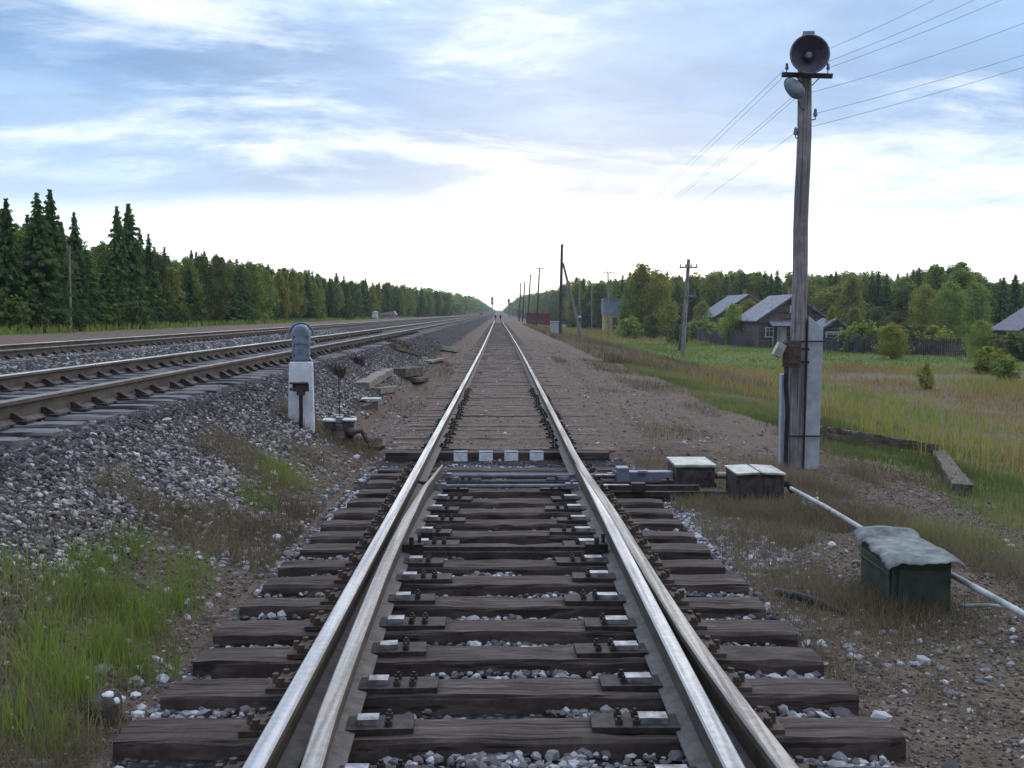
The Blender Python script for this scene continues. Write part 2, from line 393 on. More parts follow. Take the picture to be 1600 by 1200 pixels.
M_st_mid = stonem('mixed_ballast_stone', [(0.0, (0.045, 0.039, 0.037)), (0.35, (0.125, 0.107, 0.10)), (0.65, (0.24, 0.215, 0.20)), (0.88, (0.37, 0.35, 0.335)), (1.0, (0.60, 0.60, 0.59))])
M_st_pale = stonem('pale_ballast_stone', [(0.0, (0.07, 0.06, 0.065)), (0.4, (0.16, 0.145, 0.15)), (0.75, (0.30, 0.285, 0.30)), (1.0, (0.60, 0.60, 0.63))])
def grassm(name, stops):
    def f(g, b):
        P = geo_pos(g); n = g.noise(P, 0.8, 4, 0.6)
        n2 = g.noise(g.vmap(P, (1, .45, 1)), 0.20, 4, 0.6)
        r = g.math('ADD', g.math('MULTIPLY', island(g), 0.42), g.math('ADD', g.math('MULTIPLY', g.math('SUBTRACT', n, 0.42), 0.9), g.math('MULTIPLY', g.math('SUBTRACT', n2, 0.43), 2.4)))
        g.put(b.inputs['Base Color'], g.ramp(r, stops))
        tr = g.add('ShaderNodeBsdfTranslucent'); g.put(tr.inputs[0], g.ramp(r, stops))
        mx = g.add('ShaderNodeMixShader'); mx.inputs[0].default_value = 0.35
        g.l.new(b.outputs[0], mx.inputs[1]); g.l.new(tr.outputs[0], mx.inputs[2]); g.l.new(mx.outputs[0], g.n['Material Output'].inputs[0])
    return mat(name, f, 0.8, 0, 0.15)
M_g_green = grassm('green_blades', [(0.0, (0.11, 0.15, 0.035)), (0.45, (0.19, 0.25, 0.05)), (0.8, (0.27, 0.33, 0.07)), (1.0, (0.34, 0.31, 0.12))])
M_g_bank = grassm('bank_blades', [(0.0, (0.09, 0.11, 0.04)), (0.4, (0.16, 0.20, 0.055)), (0.65, (0.22, 0.24, 0.08)), (0.85, (0.27, 0.23, 0.13)), (1.0, (0.20, 0.15, 0.09))])
M_g_dry = grassm('dry_blades', [(0.0, (0.10, 0.08, 0.05)), (0.4, (0.19, 0.15, 0.095)), (0.75, (0.28, 0.23, 0.15)), (1.0, (0.20, 0.21, 0.10))])
M_g_mead = grassm('meadow_blades', [(0.0, (0.15, 0.22, 0.055)), (0.22, (0.23, 0.27, 0.07)), (0.40, (0.35, 0.32, 0.08)), (0.58, (0.32, 0.22, 0.085)), (0.76, (0.25, 0.135, 0.075)), (1.0, (0.36, 0.28, 0.12))])
M_spruce = leafm('spruce_needles', [(0.0, (0.026, 0.062, 0.020)), (0.45, (0.058, 0.120, 0.032)), (0.8, (0.115, 0.180, 0.042)), (1.0, (0.20, 0.22, 0.05))], trans=0.25)
M_leaf = leafm('green_leaves', [(0.0, (0.10, 0.15, 0.04)), (0.45, (0.20, 0.27, 0.06)), (0.8, (0.30, 0.36, 0.08)), (1.0, (0.42, 0.40, 0.10))])
M_under = leafm('undergrowth_leaves', [(0.0, (0.035, 0.06, 0.02)), (0.5, (0.07, 0.115, 0.03)), (0.85, (0.12, 0.16, 0.04)), (1.0, (0.20, 0.20, 0.05))], trans=0.3)
M_leafy = leafm('yellowing_leaves', [(0.0, (0.12, 0.14, 0.030)), (0.45, (0.24, 0.255, 0.05)), (0.8, (0.34, 0.33, 0.065)), (1.0, (0.46, 0.34, 0.08))])
M_leafo = leafm('olive_leaves', [(0.0, (0.070, 0.090, 0.030)), (0.45, (0.125, 0.155, 0.042)), (0.8, (0.18, 0.20, 0.055)), (1.0, (0.27, 0.21, 0.065))])

# ------------------------------------------------------------------ ground
def axis_pts(segs):
    out = [segs[0][0]]
    for a, b, s in segs:
        n = max(1, int(round((b - a) / s))); out += [a + (b - a) * (i + 1) / n for i in range(n)]
    return np.array(out)
def zones(x, y):
    xr = x - bend(y); n = fbm(x * 0.35, y * 0.12, 3, 21) - 0.5; n2 = fbm(x * 0.9, y * 0.5, 3, 41) - 0.5
    one = np.ones_like(x)
    gravel = np.interp(xr, [-21, -19, -14, -12.8, -6, -3.1, -2.65, -2.35, -1.95], [0, 0, .2, 1, 1, 1, 1, .75, 0])
    gravel = np.where(xr > -3.2, gravel + sst(9, 14, y) * (1 - sst(28, 60, y)) * np.interp(xr, [-3.2, -2.5, -2.0], [0, .4, 0]), gravel)
    crib = (1 - sst(1.38, 1.6, np.abs(xr))) * (1 - sst(TURN_END - .3, TURN_END + .3, y)); gravel = np.maximum(gravel, crib * 0.9)
    # dry grass on both verges, green lawn and meadow to the right
    dry = np.interp(xr, [-2.6, -2.2, -1.75, -1.55], [.3, .6, .5, .0]) * (1 - 0.8 * sst(11, 17, y))
    dryr = np.interp(xr, [1.5, 1.9, 2.8, 3.1, 3.9, 4.3, 60], [0, .45, .7, .45, .35, .8, .85])
    pathx = np.interp(y, [0, 8, 12, 20, 30, 60, 120], [4.5, 4.3, 3.7, 3.3, 2.6, 2.1, 2.0])
    path = np.exp(-((xr - pathx) / np.interp(y, [0, 12, 25, 60], [.38, .40, .9, 1.0])) ** 2)
    dryr = dryr * (1 - path)
    dry = np.where(xr > 0, dryr, np.where(xr < -13, np.interp(xr, [-60, -22, -20, -13], [.8, .8, .5, .1]), dry)) + n2 * 0.5 * (np.abs(xr) > 1.7)
    grn = np.where(xr > 0, np.interp(xr, [4.3, 5.2, 7.0, 9, 60], [0, .42, .40, .22, .2]), 0) * (1 - path)
    grn = grn + np.where((xr > 4.2), n * 1.0, 0)
    lawn = ((xr > 8) & (y > 62) & (y < 230)).astype(float) * sst(62, 70, y)
    grn = np.maximum(grn, lawn * 0.95)
    grn = np.where(xr < 0, 0.0, grn)
    grn = np.where(xr < -21, 0.7, grn)
    return np.clip(gravel, 0, 1), np.clip(grn, 0, 1), np.clip(dry, 0, 1)
def make_ground():
    xs = axis_pts([(-2500, -600, 400), (-600, -100, 60), (-100, -24, 6), (-24, -9, 1), (-9, -3.6, .3), (-3.6, -1.4, .09), (-1.4, 1.4, .14), (1.4, 6, .12), (6, 14, .4), (14, 40, 1.5), (40, 120, 6), (120, 600, 60), (600, 2500, 400)])
    ys = axis_pts([(-60, -6, 9), (-6, 3, .6), (3, 16, .10), (16, 30, .3), (30, 70, 1), (70, 200, 5), (200, 700, 25), (700, 1600, 75), (1600, 4000, 400)])
    X, Y = np.meshgrid(xs, ys); X = X + bend(Y) * (np.abs(X) < 60); Z = gz(X, Y)
    v = np.stack([X.ravel(), Y.ravel(), Z.ravel()], 1)
    nx, ny = len(xs), len(ys); i = np.arange(nx - 1); j = np.arange(ny - 1)
    I, J = np.meshgrid(i, j); a = (J * nx + I).ravel()
    f = np.stack([a, a + 1, a + nx + 1, a + nx], 1)
    me = raw_mesh('ground', v, f, 4, [M_ground], smooth=True)
    r, g_, b_ = zones(X.ravel(), Y.ravel())
    ca = me.color_attributes.new('zone', 'FLOAT_COLOR', 'POINT')
    ca.data.foreach_set('color', np.stack([r, g_, b_, np.ones_like(r)], 1).astype(np.float32).ravel())
    o = link('ground', me); o['kind'] = 'structure'
make_ground()

# ------------------------------------------------------------------ rails
def sweep(name, profs, ys, mats, midx, parent, close=True):
    """profs: list (per station) of [(x,z)...] absolute"""
    n = len(profs[0]); v = []
    for p, y in zip(profs, ys): v += [(x, y, z) for x, z in p]
    f = []; mi = []
    for s in range(len(ys) - 1):
        for k in range(n):
            k2 = (k + 1) % n; f.append((s * n + k, s * n + k2, (s + 1) * n + k2, (s + 1) * n + k)); mi.append(midx[k])
    me = bpy.data.meshes.new(name); ends = [tuple(range(n))[::-1], tuple(range((len(ys) - 1) * n, len(ys) * n))]
    me.from_pydata(v, [], f + ends)
    for m in mats: me.materials.append(m)
    me.polygons.foreach_set('material_index', mi + [1, 1]); me.update()
    import bmesh
    bm = bmesh.new(); bm.from_mesh(me); bmesh.ops.recalc_face_normals(bm, faces=bm.faces); bm.to_mesh(me); bm.free()
    return link(name, me, parent)
def rail_prof(cx, z0=0.0, wl=.0365, wr=.0365, fl=.075, fr=.075, drop=0.0):
    t = z0 - drop
    return [(cx - fl, z0 - .18), (cx - fl, z0 - .17), (cx - .009, z0 - .148), (cx - .009, z0 - .048), (cx - wl, z0 - .038), (cx - wl, t - .010), (cx - wl * .80, t - .002),
            (cx, t), (cx + wr * .80, t - .002), (cx + wr, t - .010), (cx + wr, z0 - .038), (cx + .009, z0 - .048), (cx + .009, z0 - .148), (cx + fr, z0 - .17), (cx + fr, z0 - .18)]
RM = [1, 2, 1, 1, 1, 0, 0, 0, 0, 0, 1, 1, 1, 1, 1]
RM = [2, 2, 1, 1, 1, 0, 0, 0, 0, 1, 1, 1, 2, 2, 2]
YS = np.concatenate([np.arange(-2, 14, .5), np.arange(14, 60, 2), np.arange(60, 300, 12), np.arange(300, 1501, 40)])
def rail(parent, xf, z0=0.0, top=M_rtop, name='rail'):
    pr = [rail_prof(xf(y) + float(bend(y)), z0 + float(rise(y))) for y in YS]
    return sweep(name, pr, YS, [top, M_rside, M_rfoot], RM, parent)
track = empty('railway_track', (0, 0, 0), 0, 'wooden sleeper track running straight ahead from the camera, with an open switch and pale rails', 'railway track')
rail(track, lambda y: -.797)
rx = lambda y: float(np.interp(y, [-2, 0, 3.5, 4.2, 5, 6, 7, 8.2, 9.4, 10.6, 11.4, 1500], [1.62, 1.25, .975, .935, .905, .885, .874, .864, .832, .806, .797, .797]))
rail(track, rx, top=M_rworn)
# the two tapering switch blades
ysb = np.concatenate([np.arange(-2, 9, .5), np.arange(9, 10.8, .2), [10.82]])
lb = lambda y: np.interp(y, [-2, 0, 3.57, 4.15, 4.97, 6.18, 6.85, 8.18, 9.39, 10.82], [0.05, -.25, -.612, -.635, -.652, -.672, -.676, -.668, -.645, -.572])
pl = []; prr = []
for y in ysb:
    k = float(np.clip((10.82 - y) / 3.0, 0, 1)); w = .007 + .0295 * k; dr = .016 * (1 - k) ** 2
    c = float(lb(y)); pl.append(rail_prof(c, 0, w * .9 if y > 8 else w, w, .03 + .045 * k, .078, dr))
    k2 = float(np.clip((10.7 - y) / 3.0, 0, 1)); w2 = .005 + .0315 * k2
    c2 = .797 - .0365 + w2
    prr.append(rail_prof(c2, 0, w2, w2, .078 + .03 * (1 - k2), .006 + .025 * k2, .012 * (1 - k2) ** 2))
bl = sweep('switch_blade', pl, ysb, [M_rworn, M_rside, M_rfoot], RM, track); tag(bl, 'left switch blade standing open from its stock rail')
br = sweep('switch_blade', prr, ysb, [M_rtop, M_rside, M_rfoot], RM, track); tag(br, 'right switch blade pressed against its stock rail')

def sleeper_mesh(name, L, w=.235, h=.18, m=M_sleeper, seed=0, rough=0.006):
    rr = random.Random(seed); nx = 26; prof = []
    mb = MB(); ny = [-.5, -.46, -.2, .1, .46, .5]
    ring = [(-.5, -1), (-.5, -.08), (-.46, 0), (-.15, 0), (.15, 0), (.46, 0), (.5, -.08), (.5, -1)]
    vals = [rr.uniform(-1, 1) for _ in range(600)]; q = 0; base = []
    lo = [[0, 0] for _ in ring]
    for i in range(nx + 1):
        x = -L / 2 + L * i / nx; pts = []
        for k, (a, b) in enumerate(ring):
            lo[k][0] = lo[k][0] * .55 + rr.uniform(-1, 1) * rough * 1.2; lo[k][1] = lo[k][1] * .5 + rr.uniform(-1, 1) * rough * .8 - (rough * 2.2 * rr.random() if rr.random() < .10 else 0)
            e = 1.0 if 0 < i < nx else .97
            pts.append((x, a * w * e + lo[k][0], b * h + (lo[k][1] if b > -1 else 0) - (.006 if (i in (0, nx) and b > -.5) else 0)))
        base.append(mb.addv(pts))
    n = len(ring)
    for a, b in zip(base, base[1:]):
        for k in range(n): mb.face([a + k, a + (k + 1) % n, b + (k + 1) % n, b + k])
    mb.face([base[0] + k for k in range(n)]); mb.face([base[-1] + k for k in range(n)][::-1])
    return mb.mesh(name, m)
SLM = [sleeper_mesh('sleeper', 1.0 * (2.74 + .05 * k), seed=k) for k in range(8)]
SLN = {}
M_buried = wood_mat('dusty_timber', (0.085, 0.060, 0.050), (0.150, 0.112, 0.094), (0.21, 0.165, 0.145))
SLMD = [sleeper_mesh('sleeper', 1.0 * (2.74 + .05 * k), seed=20 + k, m=M_buried) for k in range(8)]
# fastenings as sub-parts of the sleepers
def chair_inner(long, side, wide):
    mb = MB(); L = .21 if long else .13
    mb.box((side * (L / 2 + .03), 0, .012), (L + .14, .16, .024), mi=0)
    mb.box((side * (wide / 2 + .004), .0, .036), (wide, .075, .024), mi=1)
    for dx, dy in ((.13, -.045), (.13, .045)) + (((.20, -.045), (.20, .045)) if long else ()):
        mb.cyl((side * dx, dy, .02), (side * dx, dy, .045), .016, 6, mi=0); mb.cyl((side * dx, dy, .045), (side * dx, dy, .058), .009, 6, mi=0)
    return mb
def chair_outer(side):
    mb = MB()
    mb.box((side * .065, 0, .010), (.22, .17, .020))
    mb.prism([(0, .0), (side * .12, 0), (side * .12, .02), (side * .015, .09), (0, .09)], -.045, -.02); mb.prism([(0, .0), (side * .12, 0), (side * .12, .02), (side * .015, .09), (0, .09)], .02, .045)
    mb.box((side * .10, 0, .03), (.06, .14, .03))
    for dx, dy in ((.11, -.06), (.11, .06), (.145, 0)): mb.cyl((side * dx, dy, .02), (side * dx, dy, .062), .016, 6)
    return mb
ci = {}
for lg in (0, 1):
    for sd in (-1, 1):
        for wd in (0, 1): ci[(lg, sd, wd)] = chair_inner(lg, sd, .085 if wd == 0 else .115).mesh('slide_chair', [M_iron, M_slide])
co = {sd: chair_outer(sd).mesh('rail_brace', M_rustiron) for sd in (-1, 1)}
def spike_plate():
    mb = MB()
    mb.box((0, 0, .010), (.34, .15, .02))
    for s in (-1, 1):
        mb.box((s * .082, 0, .035), (.035, .05, .05), ry=s * .5)
        for dy in (-.05, .05): mb.cyl((s * .125, dy, .02), (s * .125, dy, .05), .013, 6)
    return mb.mesh('rail_chair', M_iron)
SPK = spike_plate()
sly = [2.35, 2.84, 3.33, 3.81, 4.30, 4.79, 5.28, 5.74, 6.24, 6.74, 7.22, 7.74, 8.20, 8.68, 9.16, 9.67, 10.25, 10.78, 11.30, 11.68]
count = 0
for i, y in enumerate(sly):
    xl = -.03 - float(np.interp(y, [3, 4.3, 7, 11], [1.54, 1.47, 1.42, 1.29])) + random.uniform(-.02, .02)
    xr_ = .03 + float(np.interp(y, [3, 4.3, 7.7, 10, 12.4], [1.66, 1.60, 1.47, 1.44, 1.40])) + random.uniform(-.02, .02)
    if 10 < y < 11.4: xr_ = 2.15
    me = sleeper_mesh('sleeper', xr_ - xl, w=.24 + random.uniform(-.015, .01), h=.2, seed=50 + i)
    s = link('sleeper', me, track); s.location = ((xl + xr_) / 2, y, -.182 + random.uniform(-.004, .004)); s.rotation_euler = (random.uniform(-.02, .02), 0, random.uniform(-.008, .008)); count += 1
    cx = (xl + xr_) / 2
    if y < 11:
        fe = float(lb(y)) + .078; a = link('slide_chair', ci[(i % 2, 1, 0)], s); a.location = (fe - cx, random.uniform(-.02, .02), .0); a.rotation_euler = (0, 0, random.uniform(-.07, .07))
        fe = .797 - .0365 + .03 - .09; a = link('slide_chair', ci[((i + 1) % 2, -1, 1)], s); a.location = (fe - cx - .002, random.uniform(-.02, .02), .0); a.rotation_euler = (0, 0, random.uniform(-.07, .07))
    a = link('rail_brace', co[-1], s); a.location = (-.797 - .045 - cx, 0, 0)
    a = link('rail_brace', co[1], s); a.location = (rx(y) + .045 - cx, 0, 0)
y = 13.5
while count < 100:
    s = link('sleeper', random.choice(SLMD), track)
    s.location = (float(bend(y)) + random.uniform(-.03, .03), y, -.176 + random.uniform(-.012, .006)); s.rotation_euler = (random.uniform(-.03, .03), random.uniform(-.004, .004), random.uniform(-.02, .02))
    if y < 24:
        for sd in (-1, 1): a = link('rail_chair', SPK, s); a.location = (sd * .797, 0, .0)
    y += random.gauss(.55, .03); count += 1
def far_sleepers(parent, x0, ztop, y0, y1, L=2.7, m=M_sleeper, step=.58):
    mb = MB(); y = y0
    while y < y1:
        mb.box((x0 + float(bend(y)), y, ztop - .08 + float(rise(y))), (L, .24, .16)); y += step
    o = mb.build('distant_sleepers', m, parent); o['kind'] = 'stuff'; o['label'] = 'the many sleepers of the track further off'
far_sleepers(track, 0, -.180, y, 200, m=M_buried)
# board with four white stripes across the track
st = MB(); st.box((-.03, 13.10, -.262), (2.7, .19, .17)); sb = st.build('striped_sleeper', M_sleeper, track, bevel=.01)
for k in range(4):
    a = MB(); cx = -.475 + k * .305
    a.box((cx, 12.995, -.245), (.165, .020, .175)); a.box((cx, 13.03, -.170), (.16, .09, .012))
    a.build('white_stripe', M_stripe, sb, bevel=.002)
# switch rods between the blades
def rod(y, x0, x1, z, r, nm='stretcher_rod', m=M_greymetal):
    mb = MB(); mb.cyl((x0, y, z), (x1, y, z), r, 10)
    for x in (x0 + .06, x1 - .06): mb.box((x, y, z), (.12, .07, .05)); mb.cyl((x, y, z), (x, y, z + .05), .014, 6)
    return mb.build(nm, m, track)
rod(10.80, -.60, 1.2, -.125, .020); rod(10.12, -.62, .74, -.12, .017)
rod(10.50, -.9, 1.7, -.15, .015, 'locking_rod', M_iron)
mb = MB(); mb.box((0.04, 7.47, -.135), (1.32, .045, .03)); 
for x in (-.60, .68): mb.box((x, 7.47, -.13), (.16, .09, .06)); mb.cyl((x, 7.44, -.10), (x, 7.44, -.05), .018, 6); mb.cyl((x + .05, 7.5, -.10), (x + .05, 7.5, -.04), .014, 6)
mb.build('stretcher_bar', M_iron, track, bevel=.004)
# frame bars to the switch motor
mb = MB(); mb.box((1.44, 10.78, -.125), (.58, .13, .095)); mb.box((1.22, 10.74, -.10), (.12, .17, .14)); mb.box((1.42, 10.69, -.075), (.10, .05, .03)); mb.build('rod_cover', M_greymetal, track, bevel=.008)
mb = MB(); mb.box((1.06, 10.74, -.115), (.22, .05, .018)); mb.box((1.10, 10.16, -.125), (.24, .06, .018)); mb.build('drive_link', M_slide, track, bevel=.003)
mb = MB(); mb.box((1.45, 10.12, -.14), (.85, .055, .05)); mb.box((1.30, 10.1, -.13), (.13, .11, .08)); mb.build('drive_bar', M_iron, track, bevel=.004)

# the raised main line and the far siding on the left
def side_track(xc, ztop, label, y0, n, m, step=.545):
    t = empty('railway_track', (0, 0, 0), 0, label, 'railway track')
    for s in (-1, 1): rail(t, lambda y, s=s: xc + s * .797, ztop, M_rtop if s < 0 else M_rdull)
    y = y0
    for k in range(n):
        s = link('sleeper', SLN[m.name][k % 6], t); s.location = (xc + float(bend(y)) + random.uniform(-.03, .03), y, ztop - .178)
        s.rotation_euler = (0, 0, random.uniform(-.012, .012))
        if y < 48:
            for sd in (-1, 1): a = link('rail_chair', SPK2, s); a.location = (sd * .797, 0, 0)
        y += step + random.uniform(-.02, .02)
    far_sleepers(t, xc, ztop - .178, y, 230, m=m)
    return t
def spk2():
    mb = MB()
    mb.box((0, 0, .010), (.36, .17, .02))
    for s in (-1, 1): mb.prism([(s * .03, 0.01), (s * .13, 0.01), (s * .13, .03), (s * .06, .075), (s * .02, .075)], -.03, .03)
    return mb.mesh('rail_chair', M_iron)
SPK2 = spk2()
SLN[M_sleeper_grey.name] = [sleeper_mesh('sleeper', 2.72, w=.24, m=M_sleeper_grey, seed=90 + k) for k in range(6)]
SLN[M_sleeper.name] = SLM[:6]
side_track(-4.50, .84, 'raised main line on dark ballast beside the signal, left of the central track', 5.0, 100, M_sleeper_grey)
side_track(-10.25, .80, 'farthest track on the left, nearest the spruce forest', 17.0, 80, M_sleeper_grey)

# ------------------------------------------------------------------ stones
t = (1 + 5 ** .5) / 2
ICO = np.array([(-1, t, 0), (1, t, 0), (-1, -t, 0), (1, -t, 0), (0, -1, t), (0, 1, t), (0, -1, -t), (0, 1, -t), (t, 0, -1), (t, 0, 1), (-t, 0, -1), (-t, 0, 1)]) / math.hypot(1, t)
ICF = np.array([(0, 11, 5), (0, 5, 1), (0, 1, 7), (0, 7, 10), (0, 10, 11), (1, 5, 9), (5, 11, 4), (11, 10, 2), (10, 7, 6), (7, 1, 8), (3, 9, 4), (3, 4, 2), (3, 2, 6), (3, 6, 8), (3, 8, 9), (4, 9, 5), (2, 4, 11), (6, 2, 10), (8, 6, 7), (9, 8, 1)])
def stones(name, x, y, z, r, m, label):
    n = len(x)
    if n == 0: return
    sc = r[:, None] * rng.uniform(.55, 1.25, (n, 3)) * np.array([1.1, 1.1, .8])
    V = ICO[None] * (1 + rng.uniform(-.22, .22, (n, 12, 1))) * sc[:, None, :]
    a = rng.uniform(0, 2 * np.pi, n); b = rng.uniform(-.6, .6, n)
    cb, sb_ = np.cos(b)[:, None], np.sin(b)[:, None]; ca, sa = np.cos(a)[:, None], np.sin(a)[:, None]
    X, Y, Z = V[..., 0], V[..., 1] * cb - V[..., 2] * sb_, V[..., 1] * sb_ + V[..., 2] * cb
    X, Y = X * ca - Y * sa, X * sa + Y * ca
    v = np.stack([X + x[:, None], Y + y[:, None], Z + z[:, None]], 2).reshape(-1, 3)
    f = (ICF[None] + (np.arange(n) * 12)[:, None, None]).reshape(-1, 3)
    o = link(name, raw_mesh(name, v, f, 3, [m])); tag(o, label, 'ballast', kind='stuff')
def scatter(n, x0, x1, y0, y1, p=1.0):
    y = y0 + (y1 - y0) * rng.random(n) ** p; x = rng.uniform(x0, x1, n) + bend(y); return x, y
# dark ballast: shoulder of the main line and its cribs
x, y = scatter(42000, -3.35, -2.4, 5, 45, 1.6); k = rng.random(len(x)) < np.interp(x - bend(y), [-3.35, -2.8, -2.45], [1, 1, .5]); x, y = x[k], y[k]
x2, y2 = scatter(26000, -5.9, -3.2, 6, 42, 1.5)
x = np.concatenate([x, x2]); y = np.concatenate([y, y2]); r = rng.uniform(.012, .028, len(x)) * np.interp(y, [5, 40], [1, 1.5])
stones('dark_ballast', x, y, gz(x, y) + r * .1 - np.where(x - bend(y) < -3.2, .012, 0), r, M_st_dark, 'dark oily ballast stones heaped under the raised main line')
# mixed and pale ballast lower down the slope
x, y = scatter(42000, -3.0, -1.9, 4.3, 34, 1.6); xr = x - bend(y)
pr = (1 - .85 * np.exp(-((x - np.interp(y, [4.4, 8], [-2.02, -2.2])) / .26) ** 2) * (y < 8.3)) * np.interp(xr, [-3.0, -2.75, -2.35, -1.95], [.15, .8, 1.0, .0]) * sst(.28, .55, fbm(x * 1.1, y * .7, 3, 8) + np.interp(xr, [-2.7, -2.0], [.25, -.05])); k = rng.random(len(x)) < pr; x, y = x[k], y[k]
r = rng.uniform(.010, .027, len(x)) * np.where(rng.random(len(x)) < .06, 1.4, 1); stones('grey_ballast', x, y, gz(x, y) + r * .15, r, M_st_mid, 'grey and white ballast stones along the foot of the embankment')
x, y = scatter(16000, -12.4, -6.4, 14, 60, 1.3); r = rng.uniform(.02, .045, len(x)); stones('siding_ballast', x, y, gz(x, y), r, M_st_mid, 'bluish grey ballast between the two tracks on the left')
# cribs of the switch and the pale heap beside the sleeper ends
x, y = scatter(30000, -1.5, 1.55, 3.4, 12.3, 1.1); n_ = fbm(x * 1.6, y * 1.9, 2, 31); k = rng.random(len(x)) < sst(.28, .62, n_) * np.interp(np.abs(x), [.4, .6, .95, 1.05], [1, .35, .35, 1]); x, y = x[k], y[k]
r = rng.uniform(.009, .026, len(x)) * np.where(rng.random(len(x)) < .08, 1.5, 1); zz = np.minimum(gz(x, y) + r * .35 + .010, -.199 - rng.random(len(x)) * .03); stones('crib_ballast', x, y, zz, r, M_st_pale, 'pale ballast stones lying between the sleepers of the switch')
xs_, ys_ = [], []
for (u, v, sx, sy, n) in [(1120, 835, .16, .5, 900), (1165, 862, .18, .35, 800), (1085, 812, .12, .35, 350), (1240, 980, .12, .3, 120), (1150, 905, .2, .3, 150), (400, 880, .15, .5, 250), (240, 1090, .3, .3, 80), (330, 830, .35, .8, 350), (180, 860, .4, .6, 500), (1480, 1020, .5, .6, 120), (620, 720, .6, 1.5, 250), (1000, 760, .5, 1, 90), (700, 1190, .4, .15, 260)]:
    p = G(u, v, -.28); xs_.append(rng.normal(p.x, sx, n)); ys_.append(rng.normal(p.y, sy, n))
x = np.concatenate(xs_); y = np.concatenate(ys_)
x3, y3 = scatter(700, 1.6, 5.2, 3.2, 24, 1.5); x4, y4 = scatter(900, -2.3, -1.4, 3.2, 22, 1.4); x5, y5 = scatter(900, -2.4, 3.2, 12.8, 50, 1.4)
k5 = np.abs(np.abs(x5 - bend(y5)) - .797) > .1; x5, y5 = x5[k5], y5[k5]
x = np.concatenate([x, x3, x4, x5]); y = np.concatenate([y, y3, y4, y5]); k = (np.abs(x) > 1.5) | (y > 12.8); x, y = x[k], y[k]
r = rng.uniform(.009, .032, len(x)) * np.where(rng.random(len(x)) < .03, 1.5, 1); stones('scattered_stones', x, y, gz(x, y) + r * .15, r, M_st_pale, 'loose pale stones scattered over the dirt beside the switch')

M_fines = stonem('dirt_fines', [(0.0, (0.05, 0.036, 0.030)), (0.4, (0.12, 0.088, 0.073)), (0.8, (0.21, 0.165, 0.142)), (0.96, (0.30, 0.27, 0.25)), (1.0, (0.5, 0.5, 0.5))])
xa, ya = scatter(46000, 1.5, 5.0, 3.2, 13, 1.3); xb, yb = scatter(16000, -2.4, -1.4, 3.2, 14, 1.3); xc_, yc_ = scatter(15000, -2.6, 3.6, 13.2, 70, 1.7)
x = np.concatenate([xa, xb, xc_]); y = np.concatenate([ya, yb, yc_]); k = (np.abs(np.abs(x - bend(y)) - .797) > .09) | (y < 13); x, y = x[k], y[k]
r = rng.uniform(.003, .012, len(x)) * np.interp(y, [4, 13, 45], [1, .9, 1.5]); stones('gritty_fines', x, y, gz(x, y) + r * .2, r, M_fines, 'fine brown grit and pebbles packed into the dirt on both sides of the track')
# ------------------------------------------------------------------ grass
def blades(name, x, y, h, w, m, label, lean=.35, cat='grass', zoff=0.0):
    n = len(x); z = gz(x, y) - .01 + zoff; a = rng.uniform(0, 2 * np.pi, n); l = rng.uniform(0, lean, n) * h; la = rng.uniform(0, 2 * np.pi, n)
    dx, dy = np.cos(a) * w / 2, np.sin(a) * w / 2; lx, ly = np.cos(la) * l, np.sin(la) * l
    b = np.stack([x, y, z], 1); D = np.stack([dx, dy, 0 * dx], 1); Lv = np.stack([lx, ly, 0 * lx], 1); H = np.stack([0 * h, 0 * h, h], 1)
    v = np.stack([b - D, b + D, b - D * .8 + Lv * .35 + H * .55, b + D * .8 + Lv * .35 + H * .55, b + Lv * 1.1 + H], 1).reshape(-1, 3)
    f = (np.array([0, 1, 3, 2, 2, 3, 4])[None] + (np.arange(n) * 5)[:, None]).ravel(); tot = np.tile([4, 3], n)
    o = link(name, raw_mesh(name, v, f, tot, [m])); tag(o, label, cat, kind='stuff'); return o
def clumpy(x, y, s, lo, hi, seed): return rng.random(len(x)) < sst(lo, hi, fbm(x * s, y * s, 3, seed))
# green tufts on the left verge
x = np.array([]); y = np.array([])
xg, yg = [x], [y]
for (u, v, s, n) in [(440, 750, .13, 500), (400, 790, .10, 250), (120, 945, .07, 330), (70, 1010, .06, 260), (60, 1065, .05, 300), (120, 1090, .05, 330), (170, 1030, .06, 350), (230, 985, .07, 350), (180, 950, .06, 300), (150, 900, .07, 240), (210, 870, .08, 160), (280, 950, .07, 260), (300, 905, .07, 160), (215, 1060, .05, 150), (25, 1150, .06, 220), (80, 1180, .05, 160), (30, 940, .07, 80), (400, 960, .03, 50), (270, 1060, .04, 50), (1255, 1120, .03, 40), (1540, 860, .2, 300), (1460, 845, .15, 200), (15, 905, .06, 100)]:
    p = GG(u, v); xg.append(rng.normal(p.x, s, n)); yg.append(rng.normal(p.y, s * 2, n))
x, y = np.concatenate(xg), np.concatenate(yg); k = (np.abs(x) > 1.42) & (y > 3); x, y = x[k], y[k]; blades('green_grass', x, y, rng.uniform(.07, .27, len(x)), rng.uniform(.0025, .005, len(x)), M_g_green, 'bright green grass growing beside the sleepers at lower left', .55)
